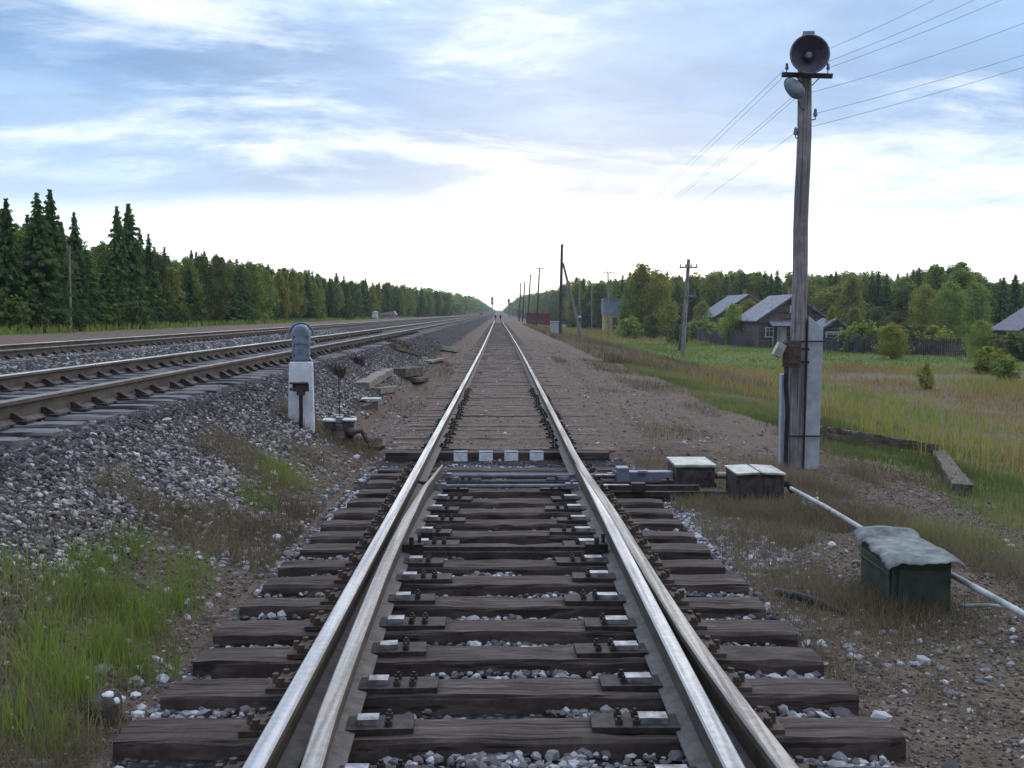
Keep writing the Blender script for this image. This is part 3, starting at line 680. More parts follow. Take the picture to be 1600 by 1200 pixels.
# dry straw-coloured grass on both verges
X_, Y_ = [], []
for (n, a, b, c, d, s, lo, hi) in [(95000, 1.62, 4.2, 3.2, 13, 1.1, .34, .56), (48000, -2.7, -1.5, 3.4, 14, 1.2, .38, .60), (60000, 1.9, 9.0, 12, 42, .8, .40, .62), (5000, -2.3, -1.3, 14, 40, .8, .55, .7)]:
    x, y = scatter(n, a, b, c, d, 1.25); k = clumpy(x, y, s, lo, hi, 33); x, y = x[k], y[k]
    px = np.interp(y, [0, 8, 12, 20, 30], [4.5, 4.3, 3.7, 3.3, 2.6]); k = (np.abs(x - px) > .35) | (rng.random(len(x)) < .1); X_.append(x[k]); Y_.append(y[k])
p = G(1100, 790, -.3); q = G(1190, 800, -.3)
for (u, v, s, n) in [(1090, 795, .22, 1500), (1190, 808, .25, 2200), (1270, 800, .3, 1200), (1420, 965, .25, 1600), (1380, 950, .2, 800)]:
    p = G(u, v, -.3); X_.append(rng.normal(p.x, s, n)); Y_.append(rng.normal(p.y, s, n))
x, y = np.concatenate(X_), np.concatenate(Y_); k = (np.abs(x) > 1.55) | (y > 12.9) ; x, y = x[k], y[k]
blades('dry_grass', x, y, rng.uniform(.03, .17, len(x)), rng.uniform(.002, .005, len(x)) * np.interp(y, [4, 40], [1, 3]), M_g_dry, 'dry brown grass on the dirt verges beside the track', .9)
x, y = scatter(42000, 1.6, 5.5, 3.2, 14, 1.2); k = clumpy(x, y, 1.4, .35, .6, 93); x, y = x[k], y[k]
x2, y2 = scatter(16000, -2.6, -1.45, 3.2, 14, 1.2); x = np.concatenate([x, x2]); y = np.concatenate([y, y2])
blades('straw_litter', x, y, rng.uniform(.006, .03, len(x)), rng.uniform(.002, .005, len(x)), M_g_dry, 'flattened straw litter and dead stalks on the dirt beside the sleepers', 5.0, zoff=.012)
x, y = scatter(26000, 8, 60, 116, 235, .9)
blades('far_grass', x, y, rng.uniform(.2, .6, len(x)), rng.uniform(.06, .14, len(x)), M_g_mead, 'far grass around the yellow hut and the village fence', .5)
# right bank and meadow
x, y = scatter(100000, 4.3, 9.5, 7, 40, 1.2); k = clumpy(x, y, .6, .25, .60, 12) & (x > 4.25 + 1.1 * fbm(x * .8, y * .5, 3, 15) - .3); x, y = x[k], y[k]
blades('bank_grass', x, y, rng.uniform(.04, .16, len(x)), rng.uniform(.005, .010, len(x)) * np.interp(y, [7, 40], [1, 2.2]), M_g_bank, 'short green grass on the bank around the fallen timbers', .6)
x, y = scatter(130000, 6.5, 62, 14, 66, .75); k = clumpy(x, y, .16, .22, .55, 52); x, y = x[k], y[k]
nn = fbm(x * .22, y * .10, 3, 61)
blades('meadow_grass', x, y, rng.uniform(.08, .32, len(x)) * np.interp(nn, [.3, .45, .7], [.45, .8, 2.0]), rng.uniform(.012, .028, len(x)), M_g_mead, 'tall yellow and rust coloured meadow grass between the bank and the village', .5)
x, y = scatter(36000, 10, 66, 62, 118, .9)
blades('lawn_grass', x, y, rng.uniform(.08, .22, len(x)), rng.uniform(.04, .09, len(x)), M_g_green, 'bright mown grass in front of the village fence', .4)
x, y = scatter(16000, 4, 10.5, 40, 180, 1.2)
blades('verge_grass', x, y, rng.uniform(.15, .45, len(x)), rng.uniform(.03, .07, len(x)), M_g_dry, 'pale dry grass along the far bank below the poles', .5)
x, y = scatter(9000, -24, -19.5, 40, 260, 1.2)
blades('forest_edge_grass', x, y, rng.uniform(.15, .5, len(x)), rng.uniform(.04, .1, len(x)), M_g_green, 'green grass strip along the foot of the forest', .5)

# ------------------------------------------------------------------ near objects, right side
def gzf(x, y): return float(gz(np.array([x]), np.array([y]))[0])
def on(u, v, z): p = G(u, v, z); return p.x, p.y
# wooden pole with its concrete stub
D = 12.8
pb = W(1241, 740, D); pt = W(1260, 60, D); zb = gzf(pb.x, pb.y) - .25
pole = empty('loudspeaker_pole', (pb.x, pb.y, gzf(pb.x, pb.y)), 0, 'weathered wooden pole carrying a loudspeaker and a street lamp, strapped to a pale concrete stub', 'utility pole')
def rel(o, p): return Vector(p) - Vector(o.location)
mb = MB(); n = 14
pts = [rel(pole, pb.lerp(pt, k / n)) + Vector((0.008 * math.sin(k * 1.3), 0.006 * math.cos(k), 0)) for k in range(n + 1)]; pts[0].z -= .3
mb.tube(pts, [.098 - .020 * k / n for k in range(n + 1)], 14); mb.build('pole', M_pole, pole, smooth=True)
sp = W(1273, 735, D); s1 = W(1281, 505, D); mb = MB()
b0 = W(1253, 745, D); b1 = W(1276, 745, D); t0 = W(1261, 494, D); t1 = W(1284, 512, D)
poly = [(rel(pole, b0).x, -.2), (rel(pole, b1).x, -.2), (rel(pole, t1).x, rel(pole, t1).z), (rel(pole, t0).x, rel(pole, t0).z)]
mb.prism(poly, -.07, .10); mb.build('concrete_stub', M_concrete, pole, bevel=.008)
b0 = W(1222, 705, D); t0 = W(1229, 572, D); mb = MB(); c = rel(pole, W(1231, 640, D)); mb.box((c.x, .13, c.z * .5), (.12, .12, c.z * 2.2)); mb.build('rear_stub', M_concrete, pole, bevel=.006)
for v in (533, 680):
    c = rel(pole, W(1258, v, D)); mb = MB(); x0 = rel(pole, W(1230, v, D)).x; x1 = rel(pole, W(1284 if v < 600 else 1277, v, D)).x
    mb.box(((x0 + x1) / 2, -.102, c.z), (x1 - x0, .012, .016)); mb.box((x0, .0, c.z), (.012, .2, .016)); mb.box((x1, .0, c.z), (.012, .2, .016)); mb.build('wire_strap', M_iron, pole)
mb = MB(); a = W(1258, 500, D); e = W(1251, 740, D); mb.tube([rel(pole, a) + Vector((0, -.095, 0)), rel(pole, e) + Vector((0, -.105, 0))], .012, 6); mb.build('ground_wire', M_cable, pole)
# switch box on the pole and its black downpipe
bx = empty('cable_box', W(1231, 553, D) + Vector((0, -.17, 0)), 0, 'rusty brown cable box with a tilted pale side cover, fixed low on the wooden pole', 'cable box')
mb = MB(); mb.box((0, 0, 0), (.19, .12, .30)); mb.box((.0, -.065, .0), (.13, .012, .22)); mb.cyl((-.03, 0, .15), (-.03, 0, .21), .018, 8); mb.cyl((-.06, 0, -.15), (-.06, 0, -.22), .03, 10); mb.build('housing', M_rustiron, bx, bevel=.008)
mb = MB(); mb.box((-.155, -.02, .05), (.10, .12, .16), ry=.45); mb.build('side_cover', M_lid, bx, bevel=.01)
mb = MB(); mb.box((.10, 0, .06), (.20, .05, .03)); mb.box((.10, 0, -.09), (.20, .05, .03)); mb.build('bracket', M_iron, bx)
mb = MB(); mb.tube([W(u, v, D) + Vector((0, -.17, 0)) for u, v in ((1223, 572), (1222, 600), (1225, 640), (1223, 680), (1222, 715), (1221, 745))], .027, 8)
tag(mb.build('cable_conduit', M_cable, None, smooth=True), 'black cable conduit dropping from the box to the ground beside the pole', 'cable')
# crossarm, loudspeaker, lamp
arm = empty('crossarm', W(1257, 121, D) + Vector((0, -.11, 0)), 0, 'short dark crossarm with two insulator hooks behind the loudspeaker', 'crossarm')
mb = MB(); mb.box((0, 0, 0), (.58, .06, .05), ry=R(1.6)); mb.build('beam', M_poledark, arm, bevel=.004)
def insul(parent, x, z, y=0):
    mb = MB(); mb.tube([(x, y, z - .02), (x + .005, y, z + .03)], .006, 6); mb.lathe([(.010, 0), (.020, .01), (.022, .03), (.014, .045), (.018, .055), (.012, .075), (.004, .08)], 10, (x + .005, y, z + .03)); return mb.build('insulator', M_greymetal, parent, smooth=True)
insul(arm, -.24, .03); insul(arm, .235, .03)
mb = MB(); mb.tube([(-.15, -.02, 0), (-.03, -.03, -.14)], .006, 6); mb.tube([(.15, -.02, -.02), (.05, -.03, -.12)], .006, 6); mb.build('arm_brace', M_iron, arm)
def horn():
    c = W(1254, 94, D) + Vector((0, -.30, 0))
    t = empty('loudspeaker', c, 0, 'round grey horn loudspeaker at the top of the pole, its dark mouth facing the camera', 'loudspeaker'); t.rotation_euler = (R(-4), 0, R(-4))
    mb = MB(); mb.lathe([(.208, 0), (.218, -.012), (.226, -.004), (.226, .006), (.214, .02), (.185, .07), (.15, .12), (.11, .17), (.085, .20), (.085, .27), (.0, .28)], 40, axis='y', cap=False); mb.build('horn_shell', M_greymetal, t, smooth=True)
    mb = MB(); mb.lathe([(.208, 0), (.17, .04), (.12, .075), (.075, .10), (.05, .13), (0.0, .135)], 36, axis='y', cap=False); mb.build('horn_mouth', flatm('horn_inside', (.035, .03, .045), (.085, .07, .095), 5, .55), t, smooth=True)
    mb = MB(); mb.lathe([(.0, .03), (.028, .032), (.042, .05), (.042, .10), (.034, .12), (.0, .12)], 20, axis='y', cap=False); mb.build('centre_cone', M_greymetal, t, smooth=True)
    mb = MB(); mb.box((.012, .19, .225), (.13, .12, .11)); mb.box((.012, .12, .24), (.135, .02, .12)); mb.build('driver_box', M_greymetal, t, bevel=.008)
    return t
horn()
def lamp():
    c = W(1233, 145, D) + Vector((0, -.25, 0))
    t = empty('street_lamp', c, 0, 'small oval street lamp on a short arm hanging just under the loudspeaker', 'street lamp')
    M = Euler((R(62), R(-32), R(0))).to_matrix().to_4x4()
    def oval(sx, sy, prof):
        mb = MB(); mb.M = M; rings = []
        for r, h in prof:
            rings.append(mb.addv([(sx * r * math.cos(a), sy * r * math.sin(a) * (1 + .12 * math.sin(a)), h) for a in [2 * math.pi * k / 28 for k in range(28)]]))
        for a, b in zip(rings, rings[1:]):
            for k in range(28): mb.face([a + k, a + (k + 1) % 28, b + (k + 1) % 28, b + k])
        return mb
    oval(.095, .155, [(.01, -.09), (.5, -.085), (.85, -.06), (1, -.02), (1.0, .0), (.93, .012), (.88, .008)]).build('lamp_housing', M_greymetal, t, smooth=True)
    oval(.088, .146, [(.95, .006), (.85, .03), (.6, .05), (.25, .06), (.01, .062)]).build('lamp_lens', M_lampglass, t, smooth=True)
    p = W(1254, 172, D) - c; mb = MB(); mb.tube([(.055, .05, -.13), (.09, .10, -.18), tuple(p + Vector((0, -.06, 0)))], .014, 8); mb.build('lamp_arm', M_greymetal, t, smooth=True)
lamp()
def side_ins(u, v, sgn, label):
    c = W(u, v, D); t = empty('wire_insulator', c, 0, label, 'insulator'); mb = MB()
    mb.tube([(-sgn * .06, 0, -.05), (0, 0, -.04), (0, 0, .0)], .007, 6); mb.build('hook', M_iron, t)
    mb = MB(); mb.lathe([(.012, -.01), (.024, 0), (.026, .03), (.015, .045), (.02, .055), (.012, .08), (.003, .085)], 12); mb.build('cap', M_greymetal, t, smooth=True)
side_ins(1274, 181, 1, 'dark insulator on the right side of the pole, with a wire leaving right')
side_ins(1243, 210, -1, 'small knob insulator on the left side of the pole, lower than the lamp')
# wires
def wire(a, b, sag, label, r=.0024, r2=None, n=24):
    pts = [a.lerp(b, k / n) - Vector((0, 0, sag * 4 * (k / n) * (1 - k / n))) for k in range(n + 1)]
    mb = MB(); mb.tube(pts, [r + ((r2 or r) - r) * k / n for k in range(n + 1)], 5); o = mb.build('overhead_wire', M_wire, None); tag(o, label, 'wire'); return o
def rwire(u0, v0, u1, v1, lab, d0=12.7, d1=11.9):
    a = W(u0, v0, d0); k = 1.9; b = W(u0 + (u1 - u0) * k, v0 + (v1 - v0) * k, d1); wire(a, b, .05, lab)
P1t = W(878, 390, 100)
for (u, v, u1, v1, l) in [(1289, 98, 1502, 2, 'wire leaving the right end of the crossarm, upper of the pair'), (1292, 107, 1529, 8, 'wire leaving the right end of the crossarm, lower of the pair'), (1262, 146, 1476, 74, 'single wire leaving the pole at lamp height to the right'),
                          (1276, 177, 1590, 82, 'wire leaving the right-hand side insulator of the pole'), (1264, 199, 1600, 98, 'lowest of the wires near the pole running up to the right edge'),
                          (1262, 90, 1446, 0, 'topmost wire behind the loudspeaker running up to the right')]:
    rwire(u, v, u1, v1, l)
rwire(1465, 334, 1600, 300, 'thin wire far right above the treeline', 40, 38); rwire(1560, 357, 1620, 347, 'thin wire low at the right edge just above the treeline', 60, 55)
for (u, v, e, s, l) in [(1225, 109, (876, 392), .9, 'wire from the left end of the crossarm sagging to the distant tall pole'), (1222, 122, (880, 392), .9, 'second wire from the crossarm sagging to the distant tall pole'),
                        (1252, 139, (877, 400), 1.0, 'wire sagging left from just below the lamp to the distant pole'), (1252, 146, (881, 400), 1.0, 'lower wire sagging left from below the lamp to the distant pole'),
                        (1243, 207, (878, 408), 1.0, 'lowest wire sagging left from the knob insulator to the distant pole')]:
    wire(W(u, v, 12.7), W(e[0], e[1], 100), s, l, .0022, .003, 40)

# point motor with the pale lid
x, y = 1.93, 10.9
t = empty('switch_motor', (x, y, -.33), 0, 'dark rusty switch motor box with a flat pale metal lid beside the sleeper ends', 'switch motor')
mb = MB(); mb.box((0, 0, .155), (.38, .56, .31)); mb.box((0, -.30, .06), (.44, .06, .10)); mb.box((0, -.285, .20), (.30, .012, .14)); mb.cyl((-.2, -.2, .14), (-.34, -.2, .14), .03, 10); mb.cyl((.19, -.1, .2), (.34, -.1, .2), .03, 10); mb.build('motor_case', M_dirtymetal, t, bevel=.012)
mb = MB(); mb.box((0, 0, .325), (.405, .60, .03)); mb.build('lid', M_lid, t, bevel=.008)
for s in (-.13, .13): mb = MB(); mb.cyl((s, -.31, .26), (s, -.335, .26), .018, 8); mb.build('latch', M_iron, t)
x, y = 2.46, 10.4
t = empty('relay_box', (x, y, -.33), 0, 'dark rusty box with a two-piece pale lid, between the switch motor and the pole', 'relay box')
mb = MB(); mb.box((0, 0, .15), (.45, .50, .30)); mb.box((-.12, -.256, .17), (.15, .012, .18)); mb.box((.11, -.256, .17), (.16, .012, .2)); mb.box((0, -.25, .04), (.5, .04, .05)); mb.build('box_body', M_dirtymetal, t, bevel=.012)
for s in (-1, 1): mb = MB(); mb.box((s * .122, 0, .318), (.225, .56, .022), ry=s * .05); mb.build('lid_panel', M_lid, t, bevel=.006)
mb = MB(); mb.tube([(.22, -.1, .2), (.30, -.12, .2), (.34, -.15, .12)], .035, 8); mb.build('cable_gland', M_iron, t, smooth=True)
mb = MB(); pp = [G(1236, 763, -.13), G(1290, 792, -.12), G(1350, 828, -.11), G(1420, 864, -.11), G(1500, 905, -.11), G(1600, 960, -.12), G(1760, 1045, -.13)]
mb.tube(pp, .019, 12); tag(mb.build('conduit_pipe', M_pipe, None, smooth=True), 'long pale pipe running from the relay box behind the green box to the right edge', 'pipe')
a = G(1500, 947, -.26); b = G(1590, 950, -.2); mb = MB(); mb.tube([a, a.lerp(b, .5) + Vector((0, 0, .01)), b], .012, 8); tag(mb.build('thin_pipe', M_pipe, None, smooth=True), 'thin short pipe lying under the long pale pipe at the right edge', 'pipe')
mb = MB(); a = G(1120, 742, -.12); b = G(1150, 742, -.12); mb.tube([a, b], .03, 10); tag(mb.build('link_pipe', M_pipe, None, smooth=True), 'short pale pipe joining the switch motor to the relay box', 'pipe')
# coil of pale cord
mb = MB(); c = GG(1266, 802); c.z = gzf(c.x, c.y)
for k in range(5):
    rr = .085 - .006 * k; mb.tube([c + Vector((rr * math.cos(a + k), .10 * math.sin(a + k), .03 + .024 * k + .02 * math.sin(2 * a + k))) for a in [2 * math.pi * q / 18 for q in range(17)]], .009, 6)
tag(mb.build('cord_coil', M_pipe, None, smooth=True), 'tangled coil of pale cord on the grass under the long pipe', 'cord')
# green box under torn felt
t = empty('equipment_box', (2.56, 6.75, -.34), R(-1.5), 'big dark green box under a torn pale felt cover, beside the long pipe', 'equipment box')
mb = MB(); mb.box((0, 0, .185), (.34, .66, .37)); mb.box((0, -.34, .17), (.30, .015, .26)); mb.box((-.177, 0, .20), (.014, .56, .20)); mb.box((-.19, 0, .255), (.012, .6, .014)); mb.build('box_body', M_darkgreen, t, bevel=.01)
def cover():
    nx, ny = 22, 26; v = []; rr = random.Random(5)
    for j in range(ny + 1):
        for i in range(nx + 1):
            a, b = i / nx, j / ny; x = -.215 + .43 * a; y = -.39 + .79 * b
            ex = .008 * math.sin(b * 17) + .012 * math.sin(b * 5.3 + 1) + .004 * math.sin(b * 61); ey = .012 * math.sin(a * 9) + .006 * math.sin(a * 41)
            x += ex * (1 if a > .5 else -1) * abs(a - .5) * 2; y += ey * (1 - b) ** 3 - .05 * a * (1 - b) ** 2
            z = .378 + .005 * math.sin(x * 14 + y * 5) + .006 * abs(math.sin(x * 9 - y * 6 + 1)) + .004 * abs(math.sin(x * 21 + y * 13)) + .02 * max(0, a - .7) * (b < .5)
            dx = max(0, abs(x) - .172); dy = max(0, -y - .335)
            z -= dx * .8 + dy * (.25 + 1.0 * max(0, .75 - abs(a - .12) * 2.2)) ; z += .03 * (b > .9)
            v.append((x, y, z))
    f = [(j * (nx + 1) + i, j * (nx + 1) + i + 1, (j + 1) * (nx + 1) + i + 1, (j + 1) * (nx + 1) + i) for j in range(ny) for i in range(nx)]
    me = bpy.data.meshes.new('felt_cover'); me.from_pydata(v, [], f); me.materials.append(M_felt); me.polygons.foreach_set('use_smooth', [True] * len(f))
    o = link('felt_cover', me, t); s = o.modifiers.new('t', 'SOLIDIFY'); s.thickness = .003
cover()
mb = MB(); q = [G(u, v, z) for u, v, z in ((1215, 925, -.22), (1240, 930, -.21), (1275, 940, -.24), (1310, 955, -.28), (1350, 972, -.33))]; mb.tube(q, [.024, .026, .028, .028, .026], 10)
tag(mb.build('rubber_hose', M_cable, None, smooth=True), 'bent black hose end lying in the dry grass before the green box', 'hose')
# border timbers
def timber(p, q, w, h, label, m=M_log, name='timber_beam', cat='beam'):
    v = Vector(q) - Vector(p); L = v.length; me = sleeper_mesh(name, L, w=w, h=h, m=m, seed=int(L * 100), rough=.012); o = link(name, me)
    o.location = (Vector(p) + Vector(q)) / 2 + Vector((0, 0, h)); o.rotation_euler = v.to_track_quat('X', 'Z').to_euler(); tag(o, label, cat); return o
a = GG(1276, 690); b = GG(1372, 702); c = GG(1462, 716); z = lambda p: Vector((p.x, p.y, gzf(p.x, p.y) - .02))
z2 = lambda p: z(p) + Vector((0, 0, .09))
timber(z2(a), z2(b), .16, .17, 'dark squared timber edging the grass, starting behind the pole'); timber(z2(b), z2(c), .16, .16, 'dark squared timber edging the grass, meeting the worn beam')
a = GG(1466, 716); b = GG(1503, 775); timber(z(a), z(b), .20, .16, 'worn brown beam with a pale split top pointing at the camera, right of the pole')
# ------------------------------------------------------------------ near objects, left side
t = empty('dwarf_signal', (-2.38, 13.05, gzf(-2.38, 13.05)), R(8), 'blue-grey dwarf signal seen from behind, standing on a whitewashed concrete post', 'railway signal')
mb = MB(); mb.prism([(-.17, -.25), (.15, -.25), (.135, .74), (.12, .765), (-.125, .765), (-.14, .74)], -.12, .12, 'xz'); mb.build('post', M_white, t, bevel=.015)
hd = MB(); prof = [(-.125, .80), (-.125, 1.13)] + [(.125 * math.cos(a) , 1.13 + .125 * math.sin(a)) for a in [math.pi - math.pi * k / 12 for k in range(1, 12)]] + [(.125, 1.13), (.125, .80)]
hd.prism([(.88 * a * (.90 + .10 * (c_ - .8) / .33 if c_ < 1.13 else 1), c_ - .05) for a, c_ in prof], -.11, .11); o = hd.build('signal_head', M_bluegrey, t, bevel=.03, seg=3, smooth=True)
mb = MB()
for a0, yy in ((.14, .14), (.145, .05)):
    mb.tube([(a0 * math.cos(a), yy, 1.08 + a0 * math.sin(a)) for a in [math.pi * k / 14 for k in range(15)]], .012, 6)
mb.tube([(-.137, .14, 1.08), (-.137, .05, 1.08)], .01, 6); mb.build('hood_rim', M_greymetal, t, smooth=True)
mb = MB(); mb.prism([(-.135, 0), (.135, 0), (.10, .05), (.07, .12), (-.07, .12), (-.10, .05)], -.09, .09); o = mb.build('mount', M_greymetal, t, bevel=.008); o.location = (0, 0, .765)
mb = MB(); mb.box((0, 0, .775), (.22, .2, .02))
for sx in (-.08, .08): mb.cyl((sx, -.08, .77), (sx, -.08, .81), .014, 6)
mb.build('base_flange', M_iron, t)
mb = MB(); mb.cyl((.115, -.03, .98), (.165, -.05, .98), .022, 12); mb.build('side_lens', M_slide, t)
for zq, rq in ((1.10, .03), (.90, .035)): mb = MB(); mb.cyl((0, -.10, zq), (0, -.125, zq), rq, 14); mb.build('cover_cap', M_greymetal, t)
for zq, hq in ((.98, .014), (.80, .03)): mb = MB(); mb.box((0, -.114, zq), (.16, .014, hq)); mb.build('cover_seam', M_greymetal, t)
for sx in (-.075, .075):
    for zq in (.84, .95, 1.06): mb = MB(); mb.cyl((sx, -.106, zq), (sx, -.122, zq), .010, 6); mb.build('bolt', M_iron, t)
t2 = empty('cable_post', (-2.345, 12.80, gzf(-2.345, 12.80)), R(8), 'black T-shaped cable post standing in front of the whitewashed signal post', 'cable post')
mb = MB(); mb.cyl((0, 0, -.2), (0, 0, .43), .022, 10); mb.build('stem', M_cable, t2, smooth=True)
mb = MB(); mb.box((0, 0, .49), (.19, .09, .09)); mb.box((0, 0, .43), (.10, .08, .06)); mb.box((-.02, -.03, .545), (.22, .10, .02)); mb.cyl((-.1, 0, .47), (-.13, 0, .47), .02, 8); mb.build('junction_head', M_dirtymetal, t2, bevel=.012)
# low junction box with rod
p = GG(531, 690); x, y = p.x, p.y
t = empty('junction_box', (x, y, gzf(x, y)), R(5), 'low black junction box with white lid strips and thin upright rod beside the dwarf signal', 'junction box')
mb = MB(); mb.box((0, 0, .12), (.36, .3, .26)); mb.lathe([(.09, 0), (.10, .06), (.06, .14), (.05, .22)], 14, (.0, -.18, .0)); mb.lathe([(.06, 0), (.07, .05), (.03, .1)], 12, (.15, -.17, .08)); mb.tube([(.1, -.1, .1), (.28, -.18, .14), (.36, -.22, .0)], .03, 8); mb.build('box_body', M_dirtymetal, t, bevel=.015)
for sx in (-.12, .125): mb = MB(); mb.box((sx, -.02, .262), (.17, .28, .022), ry=.03); mb.build('lid_strip', M_lid, t, bevel=.004)
mb = MB(); mb.box((-.02, .12, .30), (.13, .10, .025)); mb.box((.0, -.05, .27), (.08, .2, .07)); mb.build('top_plate', M_greymetal, t, bevel=.004)
mb = MB(); mb.cyl((.0, .05, .25), (-.01, .05, .82), .006, 6); mb.build('marker_rod', M_iron, t)
def junk(pts_px, z0, h, label, m, nm, cat, thick=None):
    """angular slab lying on the ground, from the corners of its footprint"""
    P = [GG(u, v) for u, v in pts_px]; zz = min(gzf(p.x, p.y) for p in P); mb = MB(); mb.prism([(p.x, p.y) for p in P], zz - .05, zz + h, 'xy')
    rr = random.Random(len(label)); mb.v = [(a + rr.uniform(-.015, .015), b + rr.uniform(-.015, .015), c + rr.uniform(-.02, .02)) for a, b, c in mb.v]
    tag(mb.build(nm, m, None, bevel=.012), label, cat)
junk([(566, 640), (591, 640), (590, 630), (568, 630)], -.19, .13, 'small dark box with a white top lying on the dirt, right of the dwarf signal', M_dirtymetal, 'small_box', 'box')
mb = MB(); p = GG(578, 637); mb.box((p.x, p.y + .12, gzf(p.x, p.y) + .135), (.30, .30, .02)); tag(mb.build('white_board', M_lid, None, bevel=.004), 'white board lying on top of the small dark box', 'board')
for (a, b, c_, w, h, lab, m) in [((545, 690), (590, 694), -.17, .16, .09, 'short black sleeper offcut on the dirt below the junction box, upper one', M_sleeper), ((552, 700), (597, 703), -.17, .14, .07, 'short black sleeper offcut on the dirt below the junction box, lower one', M_sleeper),
                                 ((566, 607), (606, 583), -.1, .26, .13, 'large tan broken concrete slab leaning on the stone heap', M_tan), ((585, 614), (612, 610), -.1, .26, .11, 'smaller tan slab in front of the large broken slab', M_tan),
                                 ((622, 588), (650, 584), -.1, .36, .20, 'dark brown timber block behind the tan slabs', M_log), ((612, 545), (652, 556), -.0, .30, .14, 'long brown timber on the stone slope beyond the slabs', M_log),
                                 ((612, 537), (634, 540), .2, .3, .16, 'brown timber end topmost on the stone slope', M_log), ((684, 546), (712, 550), -.1, .36, .18, 'small tan block nearest the straight track, far up the slope', M_tan),
                                 ((665, 566), (692, 564), -.1, .3, .07, 'flat pale stone slab at the edge of the dirt', M_tan), ((640, 596), (662, 594), -.12, .3, .10, 'flat dark plank beside the brown block', M_log)]:
    P = GG(*a); Q = GG(*b); timber(z(P), z(Q), w, h, lab, m, 'debris_block' if m is not M_sleeper else 'sleeper_offcut', 'block')
a = GG(468, 722); b = GG(512, 741); timber(z(a) + Vector((0, 0, .0)), z(b), .05, .035, 'thin pale plank lying on the left verge', M_tan, 'thin_plank', 'plank')
def rock(x, y, r, label, m, name='rock', sq=.7):
    import bmesh
    bm = bmesh.new(); bmesh.ops.create_icosphere(bm, subdivisions=3, radius=r); rr = random.Random(int(r * 1e4)); ph = [rr.uniform(0, 6) for _ in range(6)]
    for v in bm.verts:
        k = 1 + .14 * math.sin(v.co.x / r * 2.3 + ph[0]) + .12 * math.sin(v.co.y / r * 3.1 + ph[1]) + .10 * math.sin(v.co.z / r * 4 + ph[2]) + .03 * math.sin(v.co.x / r * 11 + ph[3]); v.co *= k; v.co.z *= sq
    me = bpy.data.meshes.new(name); bm.to_mesh(me); bm.free(); me.materials.append(m); o = link(name, me); o.location = (x, y, gzf(x, y) + r * sq * .35); tag(o, label, 'stump' if name == 'tree_stump' else 'rock')
p = GG(160, 1118); x, y = p.x, p.y; rock(x, y, .095, 'dark rotten stump with white stones on it, at lower left', flatm('rotten_wood', (.02, .018, .016), (.075, .065, .05), 24, bs=.9, bd=.02), 'tree_stump')
pst = flatm('white_stone', (.42, .42, .44), (.66, .66, .68), 30)
for dx, dy, dz, r, l in ((.03, -.01, .085, .028, 'larger white stone on top of the dark stump'), (.065, -.02, .07, .018, 'smaller white stone on the right shoulder of the dark stump')):
    rock(x + dx, y + dy, r, l, pst); bpy.context.scene.collection.objects[-1].location.z = gzf(x, y) + dz
for (u, v, r, l) in [(425, 742, .05, 'single white stone on the grass left of the first sleepers'), (1300, 852, .032, 'flat pale stone in the dry grass, left of the green box'), (430, 846, .045, 'round white stone at the left sleeper ends')]:
    p = GG(u, v); x, y = p.x, p.y; rock(x, y, r, l, pst)

# ------------------------------------------------------------------ trees
def quads_mesh(name, C, A, B, mats, extra=None):
    """C centres, A,B half axes (n,3) -> leaf quads; extra = MB with wood (material 1)"""
    n = len(C); v = np.stack([C - A - B * .6, C + A - B, C + A * .8 + B, C - A * .7 + B * 1.1], 1).reshape(-1, 3)
    return raw_mesh(name, v, np.arange(n * 4), 4, mats)
def unit(n):
    v = rng.normal(size=(n, 3)); return v / np.linalg.norm(v, axis=1)[:, None]
def spruce_proto(seed, H=10.0, dens=1.0):
    r_ = np.random.default_rng(seed); C, A, B = [], [], []; wood = MB(); wood.tube([(0, 0, -.3), (0, 0, H * .5), (0, 0, H * .97)], [.13, .07, .015], 7)
    nw = int(50 * dens); zs = H * (0.04 + .95 * (np.arange(nw) / nw) ** .92)
    for i, z in enumerate(zs):
        f = 1 - z / H; L = (2.45 * f ** .95 + .04) * r_.uniform(.55, 1.25); nb = int(5 + 4 * f + r_.integers(0, 3))
        for b in range(nb):
            a = 2 * math.pi * (b + r_.uniform(-.35, .35)) / nb + i * 1.7; z = min(H * .985, zs[i] + r_.uniform(-.16, .16) * (.35 + f)); l = L * r_.uniform(.6, 1.12); dr = -.10 - .28 * f + r_.uniform(-.08, .1)
            d = np.array([math.cos(a), math.sin(a), dr]); m = max(2, int(l * 8)); side = np.array([-math.sin(a), math.cos(a), 0])
            for k in range(m):
                t_ = (k + .6) / m; w = ((.19 * (1 - t_ * .6)) * (.55 + .5 * f) + .03) * min(1, .16 + L * .85); c = np.array([0, 0, z]) + d * l * t_ + np.array([0, 0, .16 * l * t_ ** 2])
                for s in (-1, 1):
                    C.append(c + side * s * w * .55 + r_.normal(0, .03, 3)); A.append(side * s * w * .75 + d * .08); B.append(d * l / m * .5 + np.array([0, 0, (-.09 - .05 * r_.random()) * min(1, .3 + L)]))
    C, A, B = map(np.array, (C, A, B)); return quads_mesh('crown', C, A, B, [M_spruce]), wood.mesh('trunk', M_bark, True)
